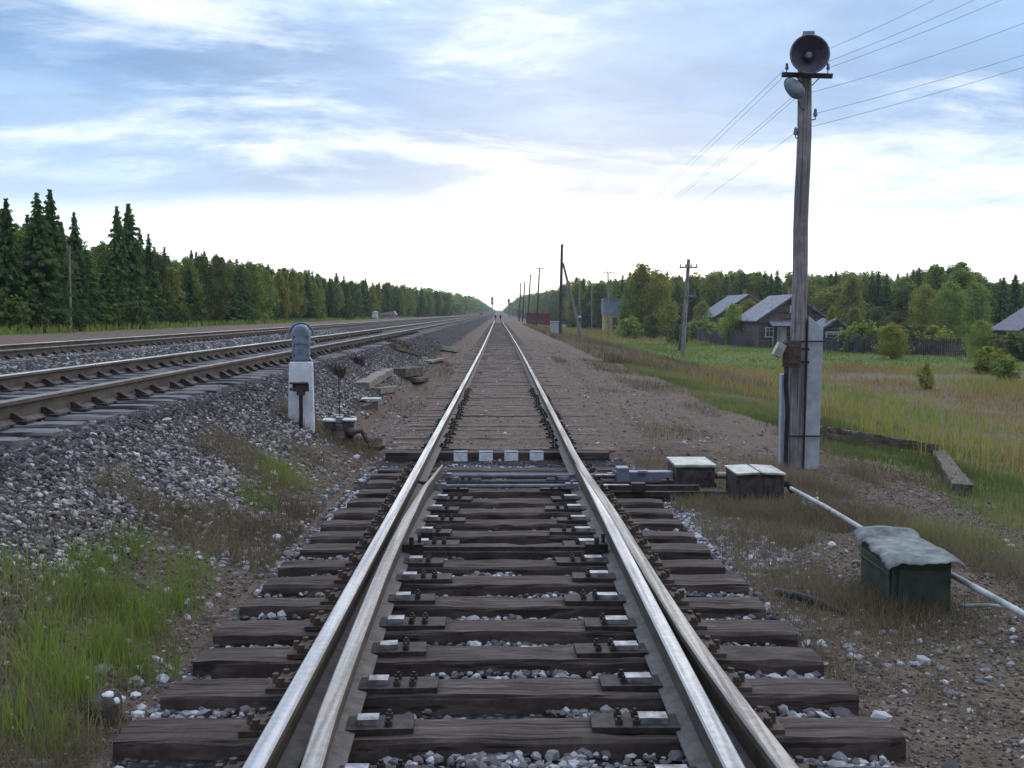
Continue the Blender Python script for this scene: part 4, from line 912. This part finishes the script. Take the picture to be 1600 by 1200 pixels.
def leafy_proto(seed, H=9.0, rx_=1.9, n_cl=30, low=.12, m=M_leaf, wm=M_birch, leaf=.10, slim=1.0, per=210):
    r_ = np.random.default_rng(seed); wood = MB(); tr = [(r_.normal(0, .05) * k, r_.normal(0, .05) * k, H * k * .115) for k in range(9)]; tr[0] = (0, 0, -.3); wood.tube(tr, [.12 * (1 - .1 * k) for k in range(9)], 7)
    C = []
    for k in range(n_cl):
        h = low + (1 - low) * (k + r_.random()) / n_cl; env = math.sin(math.pi * min(1, (h - low) / (1 - low) * .86 + .12)) ** .7
        a = k * 2.4 + r_.uniform(-.5, .5); rr = rx_ * slim * env * r_.uniform(.25, .80); c = np.array([math.cos(a) * rr, math.sin(a) * rr, h * H * .95]); s = rx_ * slim * (.30 + .24 * r_.random()) * (.55 + .5 * env)
        n = int(per * r_.uniform(.6, 1.2)); d = r_.normal(size=(n, 3)); d /= np.linalg.norm(d, axis=1)[:, None]; C.append(c + d * (r_.random((n, 1)) ** .45) * s * np.array([1, 1, 1.15]) + r_.normal(0, .05, (n, 3)))
        wood.tube([(0, 0, max(.4, c[2] - 1.1)), tuple(c * np.array([.5, .5, 1]) - np.array([0, 0, .35])), tuple(c)], [.045, .028, .008], 5)
    C = np.concatenate(C); n = len(C); u = r_.normal(size=(n, 3)); u /= np.linalg.norm(u, axis=1)[:, None]; w = r_.normal(size=(n, 3)); w -= u * (w * u).sum(1)[:, None]; w /= np.linalg.norm(w, axis=1)[:, None]
    s = r_.uniform(.6, 1.25, (n, 1)) * leaf; return quads_mesh('crown', C, u * s, w * s * .75, [m]), wood.mesh('trunk', wm, True)
PS = [spruce_proto(s, dens=d) for s, d in ((1, 1.0), (2, .8), (3, 1.15))]
PL = [leafy_proto(10 + k, m=m, rx_=rx_, slim=sl, H=9) for k, (m, rx_, sl) in enumerate([(M_leaf, 1.9, 1), (M_leafy, 1.7, 1), (M_leaf, 1.5, .8), (M_leafo, 1.9, 1.05), (M_leafy, 2.1, 1.1), (M_leaf, 2.2, 1.1)])]
PB = [leafy_proto(30 + k, m=m, rx_=1.5, H=2.6, n_cl=12, low=.02, leaf=.12, per=110, wm=M_bark) for k, m in enumerate([M_leaf, M_leafy, M_leafo, M_under])]
def tree(name, x, y, h, protos, base_h, label, cat, group=None, wide=1.0, zb=None):
    c, w = random.choice(protos); z_ = gzf(x, y) - .1 if zb is None else zb; s = h / base_h
    t = empty(name, (x, y, z_), random.uniform(0, 6.28), label, cat, group); t.scale = (s * wide, s * wide, s)
    link('crown', c, t); link('trunk', w, t); return t
TOPL = [(-60, 285), (0, 330), (12, 330), (40, 360), (60, 335), (100, 340), (125, 372), (150, 375), (190, 372), (230, 385), (262, 390), (300, 396), (350, 396), (400, 408), (450, 415), (480, 421), (520, 428), (560, 433), (600, 440), (650, 448), (700, 456), (740, 463), (760, 476), (775, 487)]
TOPR = [(785, 488), (797, 474), (815, 461), (840, 457), (870, 450), (890, 438), (905, 432), (920, 440), (950, 437), (985, 425), (1003, 415), (1030, 421), (1060, 430), (1100, 426), (1150, 421), (1240, 426), (1300, 425), (1340, 421), (1400, 429), (1450, 416), (1500, 409), (1530, 430), (1560, 436), (1620, 440)]
def px(x, y):
    v = ROT.transposed() @ (Vector((x, y, 0)) - Vector((CAM.x, CAM.y, 0))); v = ROT.transposed() @ Vector((x - CAM.x, y, 0)); return 800 + F * v.x / -v.z
def toph(prof, x, y): 
    u = px(x, y); v = np.interp(u, [p[0] for p in prof], [p[1] for p in prof]); return CAM.z + (490 - v) * y / F, u
# spruces and birches of the forest on the left, front row outward
for (u, v, X, w, lab) in [(0, 283, -22.5, .9, 'tall spruce cut by the left edge of the picture, the tallest of the forest'), (20, 310, -22, .8, 'narrow spruce right beside the one at the left edge'), (68, 300, -21.8, .95, 'left one of the pair of tall dark spruces near the far pole'), (88, 296, -22.4, .8, 'right one of the pair of tall dark spruces near the far pole'),
                     (52, 335, -23, .8, 'lower spruce leaning against the left side of the tall pair'), (124, 330, -23, .75, 'slim open spruce standing just right of the far pole'), (190, 322, -23, .72, 'thin open-branched spruce, left of the two that rise together'), (208, 318, -22.8, .9, 'dense pointed spruce, right of the two that rise together'),
                     (225, 358, -23.5, .7, 'short spruce tip just right of the dense pointed spruce'), (238, 364, -23, .7, 'last small spruce tip before the rounded forest begins'), (262, 385, -25, .6, 'tiny spruce tip above the rounded birch tops'), (104, 345, -23.5, .8, 'spruce half hidden behind the far pole')]:
    d = abs(X) * F / (785 - u) * 1.0 if u < 785 else 100; x = X; h = CAM.z + (490 - v) * d / F - gzf(x, d) + .1
    tree('spruce_tree', x, d, h, PS, 10, lab, 'spruce', None, w * 1.15)
ns = nl = 0
def place_left(x, y, grp_s, grp_l, pspr, labs):
    global ns, nl
    th, u = toph(TOPL, x, y); 
    if u < -90 or th < 2.0: return
    z_ = gzf(x, y) - .1; h = (th - z_) * random.uniform(.78, 1.0)
    if random.random() < pspr and ns < 280: ns += 1; tree('spruce_tree', x, y, h * random.choice([1, 1, 1.06]), PS, 10, labs[0], 'spruce', grp_s, random.uniform(.8, 1.15) * max(1, 6.5 / h), z_)
    elif nl < 285: nl += 1; tree('birch_tree', x, y, h, PL[:4], 9, labs[1], 'birch', grp_l, random.uniform(.85, 1.15) * max(1, 6 / h), z_)
y = 42.0
while y < 420:
    for row in range(3 if y < 170 else 2):
        place_left(-22.5 - row * 2.6 - random.uniform(0, 1.5) + float(bend(y)) + float(np.interp(y, [150, 420], [0, 5])), y + random.uniform(-1, 1), 'spruces along the forest edge', 'birches along the forest edge', float(np.interp(y, [42, 60, 100, 200], [.8, .65, .35, .3])),
                   ('dark spruce standing in the forest edge on the left', 'rounded green birch standing in the forest edge on the left'))
    y += float(np.interp(y, [42, 100, 200, 420], [1.5, 2.2, 4, 7.5]))
# bushes at the foot of the forest
for k in range(34):
    y = 46 + 150 * random.random() ** 1.4; x = -21.3 + random.uniform(-.8, .6); c, w = random.choice([PB[3], PB[3], PB[2], PB[0]]); h = random.uniform(.7, 1.9)
    t = empty('bush', (x, y, gzf(x, y) - .1), random.uniform(0, 6), 'green bush at the foot of the forest on the left', 'bush', 'bushes at the foot of the forest'); t.scale = (h / 2.6,) * 3; link('crown', c, t); link('trunk', w, t)
# named trees on the right
def rtree(u, v, d, name, protos, bh, lab, cat, wide=1.0):
    p = W(u, 490, d); x = p.x; zz = gzf(x, d) - .1; h = CAM.z + (490 - v) * d / F - zz; return tree(name, x, d, h, protos, bh, lab, cat, None, wide, zz)
rtree(1003, 413, 150, 'birch_tree', [PL[1]], 9, 'broad rounded birch right of the yellow hut, highest of its clump', 'birch', 1.25); rtree(1028, 424, 148, 'birch_tree', [PL[4]], 9, 'birch touching the right side of the broad rounded one', 'birch', 1.2); rtree(985, 432, 155, 'birch_tree', [PL[0]], 9, 'birch between the yellow hut and the broad rounded one', 'birch', 1.1)
rtree(1500, 404, 122, 'birch_tree', [PL[2]], 9, 'tallest pale green birch with an airy top, far right', 'birch', 1.4); rtree(1462, 411, 126, 'birch_tree', [PL[0]], 9, 'airy birch just left of the tallest one on the right', 'birch', 1.15); rtree(1525, 440, 118, 'birch_tree', [PL[5]], 9, 'broad bright green birch at the foot of the tallest one', 'birch', 1.25)
rtree(1485, 440, 112, 'birch_tree', [PL[5]], 9, 'leafy birch filling the space below the tallest one', 'birch', 1.25); rtree(1445, 445, 115, 'birch_tree', [PL[4]], 9, 'yellowish birch left of the tall pair on the right', 'birch', 1.25); rtree(1410, 450, 120, 'birch_tree', [PL[3]], 9, 'olive birch behind the dark fence on the right', 'birch', 1.25)
rtree(1535, 500, 76, 'willow_bush', [PL[5]], 9, 'bright green willow bush before the fence corner, left of the dark house', 'bush', 1.5); rtree(1370, 478, 116, 'birch_tree', [PL[3]], 9, 'low olive tree between the shed and the tall birches', 'birch', 1.6); rtree(1335, 480, 122, 'birch_tree', [PL[1]], 9, 'yellowing tree just right of the pole and the house', 'birch', 1.5)
rtree(1567, 432, 128, 'spruce_tree', [PS[0]], 10, 'dark spruce above the roof at the right edge, left one', 'spruce', 1.3); rtree(1585, 428, 130, 'spruce_tree', [PS[2]], 10, 'dark spruce above the roof at the right edge, right one', 'spruce', 1.3)
rtree(1146, 474, 112, 'birch_tree', [PL[5]], 9, 'birch screening the gable of the left log house', 'birch', 1.2); rtree(1098, 470, 150, 'birch_tree', [PL[4]], 9, 'birch at the left end of the left log house roof', 'birch', 1.2); rtree(1300, 478, 99, 'birch_tree', [PL[1]], 9, 'small birch at the right corner of the house behind the pole', 'birch', 1.0)
rtree(1330, 430, 150, 'birch_tree', [PL[1]], 9, 'yellowing birch rising behind the right-hand house', 'birch', 1.2); rtree(1395, 505, 78, 'birch_bush', [PL[4]], 9, 'round shrub by the dark fence right of the pole', 'bush', 1.9)
# right forest
nr_s = nr_l = 0
def place_right(x, y, cap=.9):
    global nr_s, nr_l
    th, u = toph(TOPR, x, y)
    if u > 1680 or u < 787: return
    z_ = gzf(x, y) - .1; h = (th - z_) * random.uniform(cap, 1.0)
    if random.random() < .25: nr_s += 1; tree('spruce_tree', x, y, h * 1.04, PS, 10, 'spruce in the wood behind the village on the right', 'spruce', 'spruces behind the village', random.uniform(.8, 1.1) * max(1, 8 / h), z_)
    else: nr_l += 1; tree('birch_tree', x, y, h, PL, 9, 'birch in the wood behind the village on the right', 'birch', 'birches behind the village', random.uniform(.95, 1.3) * max(1, 7 / h), z_)
for k in range(46):
    y = 230 + 12 * k * random.uniform(.97, 1.03); 
    for row in range(2): place_right(float(np.interp(y, [230, 300, 450, 800], [33, 22, 17, 10])) + row * 4 + random.uniform(-1, 1.5), y, .75)
for k in range(78):
    u = 900 + 740 * (k + random.random()) / 78
    for row in range(2):
        d = float(np.interp(u, [900, 1000, 1150, 1640], [240, 185, 172, 150])) + row * 9 + random.uniform(-4, 4); p = W(u, 490, d); place_right(p.x, d, .90)
# low shrubs among the gardens and on the meadow
for (u, v, d, w, lab, pi) in [(1090, 500, 130, 1.6, 'dark shrub in front of the left log house', 0), (1140, 497, 118, 1.7, 'green shrub between the two log houses', 0), (1060, 508, 120, 1.5, 'shrub behind the dark wooden fence, before the white house', 2), (1110, 505, 135, 1.3, 'shrub at the left corner of the left log house', 1),
                          (1345, 505, 92, 1.6, 'green shrub behind the fence just right of the shed', 0), (1420, 508, 90, 1.8, 'dense shrub behind the dark fence, further right', 2), (1460, 512, 88, 1.6, 'reddish shrub behind the dark fence near its end', 1), (1590, 520, 74, 1.9, 'olive bush in front of the dark house at the right edge', 2),
                          (1545, 545, 60, 1.6, 'low bush on the meadow at the end of the dark fence', 1), (1450, 568, 47, .6, 'small pointed shrub alone in the meadow', 1), (1575, 560, 52, 1.3, 'wide low bush on the meadow near the right edge', 0), (985, 497, 140, 1.4, 'dark shrub at the right wall of the yellow hut', 0), (1020, 490, 135, 1.6, 'garden shrub under the broad rounded birch', 2),
                          (1310, 445, 160, 2, 'tree crown seen behind the right-hand house roof', 1), (1100, 450, 175, 2, 'tree crown seen over the left log house roof', 2), (1170, 468, 140, 1.6, 'tree crown seen between the two house roofs', 1)]:
    p = W(u, 490, d); zz = gzf(p.x, d) - .05; h = CAM.z + (490 - v) * d / F - zz; c, w_ = PB[pi] if h < 3 else PL[(3, 4, 3)[pi]]; t = empty('shrub', (p.x, d, zz), random.uniform(0, 6), lab, 'shrub'); s = h / (2.6 if h < 3 else 9); w *= 1 if h < 3 else 1.25; t.scale = (s * w, s * w, s); link('crown', c, t); link('trunk', w_, t)
for (u, v, z0, h, l_) in [(528, 588, .2, .27, 'dark leafless weed clump on the ballast, right behind the dwarf signal'), (560, 570, .3, .24, 'second dark weed clump on the ballast slope, near the rail')]:
    p = GG(u, v); t = MB(); rr = random.Random(int(u))
    for k in range(110):
        a = rr.uniform(0, 6.28); q = rr.random() ** .7; bx_, by_ = .10 * q * math.cos(a), .14 * q * math.sin(a); l = h * rr.uniform(.35, 1.0); e = rr.uniform(.1, .75) * l
        t.tube([(bx_, by_, -.03), (bx_ + e * .4 * math.cos(a), by_ + e * .4 * math.sin(a), l * .55), (bx_ + e * math.cos(a + .5), by_ + e * math.sin(a + .5), l * .9)], [.006, .005, .002], 3)
    o = t.build('weed_clump', M_rustiron, None); o.location = (p.x, p.y, gzf(p.x, p.y)); tag(o, l_, 'weeds')
# the far wood, where single trees merge
def far_wood():
    n = 0; C = []; 
    for side in (-1, 1):
        y = 300.0 if side > 0 else 330.0
        while y < 1350:
            for row in range(3):
                x = (-(24 + row * 5) + float(np.interp(y, [330, 420, 900, 1350], [0, 5, 10, 16])) if side < 0 else float(np.interp(y, [300, 450, 800, 1350], [27, 21, 12, 6])) + row * 6) + float(bend(y)) + random.uniform(-2, 2)
                th, u = toph(TOPL if side < 0 else TOPR, x, y); z_ = gzf(x, y); h = (th - z_) * random.uniform(.75, 1.0)
                if h > 1: 
                    k = 70; d = unit(k); q = rng.random((k, 1)) ** .4; w = max(2.0, h * .28); C.append(np.array([x, y, z_ + h * .52]) + d * q * np.array([w, w, h * .5]))
            y += float(np.interp(y, [300, 1350], [5, 16]))
    C = np.concatenate(C); k = len(C); u = unit(k); w = unit(k); s = rng.uniform(.35, .8, (k, 1)); me = quads_mesh('far_wood', C, u * s, w * s, [M_leaf]); o = link('far_wood', me); tag(o, 'distant wood closing in on both sides of the tracks at the horizon', 'wood', kind='stuff')
far_wood()

# ------------------------------------------------------------------ far poles
def tpole(u0, v0, u1, v1, z0, arms, label, r=.12, m=M_poledark, name='utility_pole', brace=None, d=None):
    b = G(u0, v0, z0) if d is None else W(u0, v0, d); d = b.y; tp = W(u1, v1, d); zb = gzf(b.x, d)
    t = empty(name, (b.x, d, zb), 0, label, 'utility pole'); mb = MB(); mb.tube([(0, 0, -.4), rel(t, tp)], [r, r * .7], 9); mb.build('post', m, t, smooth=True)
    for (v, ua, ub) in arms:
        pa, pb_ = rel(t, W(ua, v, d)), rel(t, W(ub, v, d)); mb = MB(); mb.tube([pa + Vector((0, -r, 0)), pb_ + Vector((0, -r, 0))], .055, 6); mb.build('crossarm', m, t)
        for q in np.linspace(.05, .95, 4 if ub - ua > 12 else 2):
            c = pa.lerp(pb_, float(q)); mb = MB(); mb.lathe([(.03, 0), (.05, .05), (.05, .12), (.02, .22)], 8, (c.x, c.y - r, c.z + .04)); mb.build('insulator', M_greymetal, t)
    if brace:
        a = rel(t, W(brace[0], brace[1], d)); e = G(brace[2], brace[3], brace[4]); mb = MB(); mb.tube([a, rel(t, e) + Vector((0, 0, -.1))], [r * .6, r * .9], 8); mb.build('brace', m, t, smooth=True)
    return t
tpole(875, 529, 878, 382, -.8, [(385, 876.5, 880)], 'tall dark pole propped by a slanting brace, nearest of the poles along the bank', .17, brace=(880, 412, 912, 541, -.9))
mb = MB(); p = G(872, 512, -.6); p = W(870, 516, 99); mb.box((p.x - .2, 99, p.z), (.7, .3, 1.4)); mb.box((p.x - .2, 99, p.z + .75), (.8, .4, .1)); tag(mb.build('grey_cabinet', M_concrete, None, bevel=.03), 'small grey cabinet beside the tall propped pole', 'cabinet')
tpole(838, 511, 843, 419, -.7, [(419.5, 837, 851)], 'pole with a wide single crossarm, next beyond the tall propped pole', .16)
tpole(824, 506, 829, 429, -.6, [(430, 825, 834)], 'pole with a short crossarm, third along the bank', .17); tpole(816, 503, 820, 441, -.6, [(441.5, 816, 823)], 'distant pole with a small crossarm, fourth along the bank', .2); tpole(811, 501, 813.5, 443, -.6, [(443, 811, 816)], 'most distant pole with a small crossarm, fifth along the bank', .22)
tpole(951, 528, 950, 426, -1.5, [(426.5, 943, 960)], 'slim grey pole with a dark double-ended crossarm, in front of the yellow hut', .11, M_pole)
tpole(925, 505, 924, 450, -1.0, [], 'bare grey pole left of the yellow hut', .13, M_pole, d=190); tpole(907, 506, 905, 445, -1.0, [], 'bare grey pole standing in front of the trees, farther left of the hut', .13, M_pole, d=185); tpole(1139, 460, 1139, 433, 0, [], 'thin aerial mast above the left log house', .05, M_pole, name='aerial_mast', d=168)
bpy.data.objects['aerial_mast'].location.z += 5.0 if False else 0
tpole(1066, 562, 1076, 405, -1.72, [(418, 1061, 1089), (463, 1069, 1086)], 'leaning pole with two crossarms alone in the meadow, tied to a dark prop', .17, M_pole, brace=(1072, 465, 1061, 546, -1.75))
tpole(110, 517, 108, 388, .45, [(392, 106, 110)], 'thin grey pole in front of the forest on the far left', .085, M_pole, d=53)
# distant colour light signals
def signal(u, v0, v1, d, lab, heads, red=False):
    tp = W(u, v1, d); b = Vector((tp.x, d, gzf(tp.x, d))); t = empty('colour_light_signal', b, 0, lab, 'railway signal'); mb = MB(); mb.cyl((0, 0, -.2), (0, 0, tp.z - b.z), .10, 8); mb.build('mast', M_greymetal, t)
    for v in heads: c = rel(t, W(u, v, d)); mb = MB(); mb.box((0, -.15, c.z), (.75, .25, 1.3)); mb.lathe([(.22, 0), (.22, -.2)], 10, (0, -.28, c.z + .3), 'y'); mb.lathe([(.22, 0), (.22, -.2)], 10, (0, -.28, c.z - .3), 'y'); mb.build('signal_head', M_cable, t)
signal(769, 490, 465, 420, 'distant signal mast with two black heads, at the vanishing point of the left tracks', (467, 473)); signal(795, 490, 468, 400, 'distant signal mast with one black head, right of the vanishing point', (470,))
for (u, v, d, l, r) in [(727, 472, 420, 'small red sign against the trees left of the vanishing point', .9), (797, 475, 410, 'small red sign on the bank right of the vanishing point', .8), (752, 490, 330, 'red marker beside the far end of the main line', .5)]:
    p = W(u, v, d); g0 = gzf(p.x, d); t = empty('red_marker', (p.x, d, g0), 0, l, 'sign'); mb = MB(); mb.cyl((0, 0, -.1), (0, 0, p.z - g0), .05, 6); mb.build('post', M_iron, t); mb = MB(); mb.box((0, -.06, p.z - g0), (1.3 * r * 1.4, .05, r)); mb.build('plate', flatm('red_plate', (.5, .05, .04), (.6, .08, .06), 2), t)
for (u, l) in [(774, 'tiny dark dwarf signal left of the rails near the vanishing point'), (782, 'tiny dark dwarf signal right of the rails near the vanishing point')]:
    p = W(u, 492, 260); g0 = gzf(p.x, 260); t = empty('track_marker', (p.x, 260, g0), 0, l, 'railway signal'); mb = MB(); mb.cyl((0, 0, -.1), (0, 0, .7), .08, 8); mb.build('post', M_iron, t); mb = MB(); mb.box((0, 0, 1.0), (.45, .3, .65)); mb.build('head', M_cable, t)

# ------------------------------------------------------------------ buildings
def house(name, x, y, w, L, eave, ridge, wallm, roofm, label, z0=None, over=.35, wins=(), door=None, rz=0, chim=None, extra=None):
    z0 = gzf(x, y) if z0 is None else z0; t = empty(name, (x, y, z0), rz, label, 'house')
    mb = MB(); mb.prism([(-w / 2, -.3), (w / 2, -.3), (w / 2, eave), (0, ridge), (-w / 2, eave)], 0, L); mb.build('wall', wallm, t)
    s = (ridge - eave) / (w / 2); rf = MB()
    for sd in (-1, 1):
        a = (sd * (w / 2 + over), eave - over * s); rf.prism([(0, ridge + .03), a, (a[0], a[1] + .10), (0, ridge + .14)], -over, L + over)
    ro = rf.build('roof', roofm, t)
    mb = MB()
    for sd in (-1, 1): a = (sd * (w / 2 + over), eave - over * s); mb.prism([(0, ridge - .12), (a[0], a[1] - .12), (a[0], a[1] - .005), (0, ridge + .025)], -over - .03, -over)
    mb.build('bargeboard', M_plank, t)
    if chim: mb = MB(); mb.box((chim[0], chim[1], ridge + .2), (.5, .5, 1.2)); mb.box((chim[0], chim[1], ridge + .82), (.6, .6, .1)); mb.build('chimney', flatm('chimney_brick', (.2, .12, .10), (.3, .2, .17), 3), ro)
    for (wx, wz, ww, wh) in wins:
        f = MB(); 
        for a, b, c_, d_ in ((wx, wz + wh / 2, ww + .16, .08), (wx, wz - wh / 2, ww + .2, .08), (wx - ww / 2, wz, .08, wh), (wx + ww / 2, wz, .08, wh), (wx, wz, .04, wh), (wx, wz + wh * .15, ww, .04)): f.box((a, -.035, b), (c_, .07, d_))
        fo = f.build('window', M_whitep, t); p = MB(); p.box((wx, -.008, wz), (ww, .02, wh)); p.build('pane', M_glass, fo)
    if door: mb = MB(); mb.box((door[0], -.03, door[2] / 2), (door[1], .06, door[2])); d_ = mb.build('door', M_log, t); h_ = MB(); h_.box((door[0] + door[1] * .35, -.08, door[2] * .5), (.05, .05, .15)); h_.build('handle', M_iron, d_)
    return t
d = 150; p = W(1169, 490, d); house('log_house', p.x, d, 9.0, 13, 2.9, 5.6 + .2, M_plank, M_roof, 'brown log house under a grey metal roof, left one of the village pair', wins=((-2.4, 1.5, .9, 1.1), (.2, 1.5, .9, 1.1), (0, 4.2, .6, .6)), chim=(.6, 5))
d = 104; p = W(1240, 490, d); h2 = house('log_house', p.x, d, 6.6, 9.5, 2.75, 5.0, M_plank, M_roof, 'brown log house right behind the pole, with a gable and an open porch', wins=((-2.3, 1.5, .7, .9), (1.9, 1.5, .8, 1.0), (0, 3.7, .6, .6)), chim=(.5, 3))
pc = empty('porch', (0, 0, 0)); bpy.data.objects.remove(pc)
mb = MB(); mb.box((-1.1, -.9, 2.35), (2.7, 2.1, .08), rx=.22); mb.build('porch_roof', M_roof, h2)
for xx in (-2.35, -1.75, .15): mb = MB(); mb.box((xx, -1.7, 1.05), (.12, .12, 2.1)); mb.build('porch_post', M_pole, h2)
mb = MB(); mb.box((-1.1, -.03, 1.0), (.9, .06, 2.0)); mb.build('door', M_whitep, h2)
d = 205; p = W(1050, 490, d); house('white_house', p.x, d, 5.0, 8, 2.6, 4.4, M_whitep, M_roof, 'small white house half hidden by trees, between the yellow hut and the log houses', wins=((-1, 1.5, .8, 1), (1, 1.5, .8, 1)))
d = 98; p = W(1306, 490, d); house('shed', p.x, d, 2.6, 4, 1.9, 2.7, M_plank, M_roof, 'low grey shed just right of the pole, behind the fence', wins=((-.2, 1.35, 1.3, .5),))
d = 92; p = W(1662, 490, d); house('log_house', p.x, d, 7.2, 5, 2.1, 4.4, M_log, M_roofdark, 'dark log house with a dark roof, cut by the right edge', wins=((-2.2, 1.2, .7, .8),))
d = 190; p = W(1343, 490, d); house('far_house', p.x, d, 6, 8, 4.2, 5.8, M_plank, M_roof, 'grey roof barely showing between the trees right of the pole', wins=((0, 2, .8, 1),))
# yellow hut with a tall blue-grey roof
d = 190; p = W(959, 490, d); zb = gzf(p.x, d); t = empty('signal_hut', (p.x, d, zb), 0, 'yellow hut with a brown door under a big blue-grey upper storey', 'hut')
top = CAM.z + (490 - 469) * d / F - zb; mid = CAM.z + (490 - 492) * d / F - zb
mb = MB(); mb.box((0, 2, mid / 2 - .1), (3.3, 4, mid + .2)); mb.build('wall', M_yellow, t)
mb = MB(); mb.box((0, 2, (top + mid) / 2), (3.6, 4.3, top - mid)); mb.build('upper_storey', M_blue, t)
mb = MB(); mb.prism([(-1.95, top), (1.95, top), (1.7, top + .25), (-1.7, top + .25)], -.3, 4.3); mb.build('roof', M_roof, t)
mb = MB(); mb.box((.2, -.04, mid * .42), (.8, .08, mid * .84)); dd = mb.build('door', M_log, t); mb = MB(); mb.box((.45, -.1, mid * .42), (.06, .06, .15)); mb.build('handle', M_iron, dd)
mb = MB(); mb.box((-.95, -.03, mid * .6), (.7, .06, .7)); wo = mb.build('window', M_whitep, t); mb = MB(); mb.box((-.95, -.065, mid * .6), (.56, .02, .56)); mb.build('pane', M_glass, wo)
# red shed, white sign, far shelter on the left
d = 232; p = W(841, 490, d); zb = gzf(p.x, d); t = empty('red_shed', (p.x, d, zb), 0, 'long low red shed beside the bank, behind the line of poles', 'shed'); mb = MB(); mb.box((0, 2, 1.1), (5.0, 4, 2.4)); mb.build('wall', M_red, t)
mb = MB(); mb.prism([(-2.7, 2.3), (2.7, 2.3), (2.6, 2.55), (-2.6, 2.75)], -.3, 4.3); mb.build('roof', M_red, t); mb = MB(); mb.box((-1.2, -.04, .9), (1.0, .08, 1.8)); mb.build('door', M_log, t)
p = W(906, 495, 92); g0 = gzf(p.x, 92); t = empty('small_sign', (p.x, 92, g0), 0, 'little black and white sign on a post by the slanting brace', 'sign'); mb = MB(); mb.cyl((0, 0, -.1), (0, 0, p.z - g0), .04, 8); mb.build('post', M_iron, t)
mb = MB(); mb.box((0, -.06, p.z - g0), (.5, .04, .16)); pl_ = mb.build('plate', M_whitep, t); mb = MB(); mb.box((.19, -.085, p.z - g0), (.12, .012, .16)); mb.build('black_end', M_cable, pl_)
d = 190; p = W(604, 490, d); zb = gzf(p.x, d); t = empty('trackside_shelter', (p.x, d, zb), 0, 'low trackside shelter with a faded red roof at the foot of the forest', 'shelter'); mb = MB(); mb.box((0, 1, .3), (2.8, 2.4, 1.0)); mb.build('wall', M_concrete, t)
mb = MB(); mb.prism([(-1.9, .62), (1.7, .62), (1.3, 1.35), (-1.4, .85)], -.5, 2.5); mb.build('roof', flatm('faded_roof', (.32, .20, .20), (.45, .30, .30), 2), t)
p = W(586, 490, 180); zb = gzf(p.x, 180); mb = MB(); mb.box((p.x, 180, zb + .5), (1.0, .8, 1.1), taper=(.85, .85)); mb.prism([(p.x - .6, zb + 1.04), (p.x + .6, zb + 1.04), (p.x, zb + 1.3)], 179.5, 180.5); tag(mb.build('white_cabinet', M_whitep, None, bevel=.05), 'small white cabinet left of the trackside shelter', 'cabinet')
# fences
def fence(pts, h, label, m=M_poledark, step=.16):
    P = [Vector((a.x, a.y, gzf(a.x, a.y))) for a in pts]; t = empty('wooden_fence', P[0], 0, label, 'fence'); pk = MB(); rl = MB(); posts = []; rr = random.Random(3)
    for a, b in zip(P, P[1:]):
        L = (b - a).length; n = int(L / step); dirv = (b - a).normalized(); rz = math.atan2(dirv.y, dirv.x)
        for k in range(n):
            if rr.random() < .06: continue
            c = a.lerp(b, k / n) - P[0]; hh = h * rr.uniform(.86, 1.08); pk.box((c.x, c.y, c.z + hh / 2), (step * .66, .03, hh), rz=rz, rx=rr.uniform(-.04, .04))
        for z_ in (.3, .8): rl.tube([a - P[0] + Vector((0, .04, h * z_)), b - P[0] + Vector((0, .04, h * z_))], .035, 5)
        for k in range(int(L / 3) + 1): posts.append(a.lerp(b, min(1, k * 3 / L)) - P[0])
    pk.build('pickets', m, t); rl.build('rails', m, t)
    for c in posts[:90]: mb = MB(); mb.box((c.x, c.y + .08, c.z + h * .5), (.12, .12, h * 1.1)); mb.build('post', m, t)
fence([W(962, 510, 200), W(1000, 515, 170), W(1060, 520, 140), W(1120, 530, 116), W(1165, 535, 106)], 1.45, 'weathered grey picket fence in front of the left gardens and the first log house', wood_mat('fence_board', (.05, .045, .055), (.10, .09, .11), (.16, .15, .18), 'z', .5))
fence([W(1288, 540, 96), W(1340, 540, 90), W(1420, 545, 86), W(1512, 555, 82)], 1.35, 'dark picket fence right of the pole, ending at the willow bush', wood_mat('fence_board_dark', (.035, .03, .035), (.07, .06, .07), (.12, .105, .12), 'z', .5))

# ------------------------------------------------------------------ the damp evening air
def haze():
    mb = MB(); mb.box((0, 2000, 18), (5400, 4400, 60)); m = bpy.data.materials.new('evening_air'); m.use_nodes = True; g = NT(m.node_tree); g.n.clear()
    v = g.add('ShaderNodeVolumePrincipled'); v.inputs['Color'].default_value = (.80, .86, 1, 1); v.inputs['Density'].default_value = .00026; v.inputs['Anisotropy'].default_value = .2
    o = g.add('ShaderNodeOutputMaterial'); g.l.new(v.outputs[0], o.inputs['Volume']); h = mb.build('haze', m); tag(h, 'thin bluish evening haze over the far tracks', 'haze', kind='stuff')
haze()
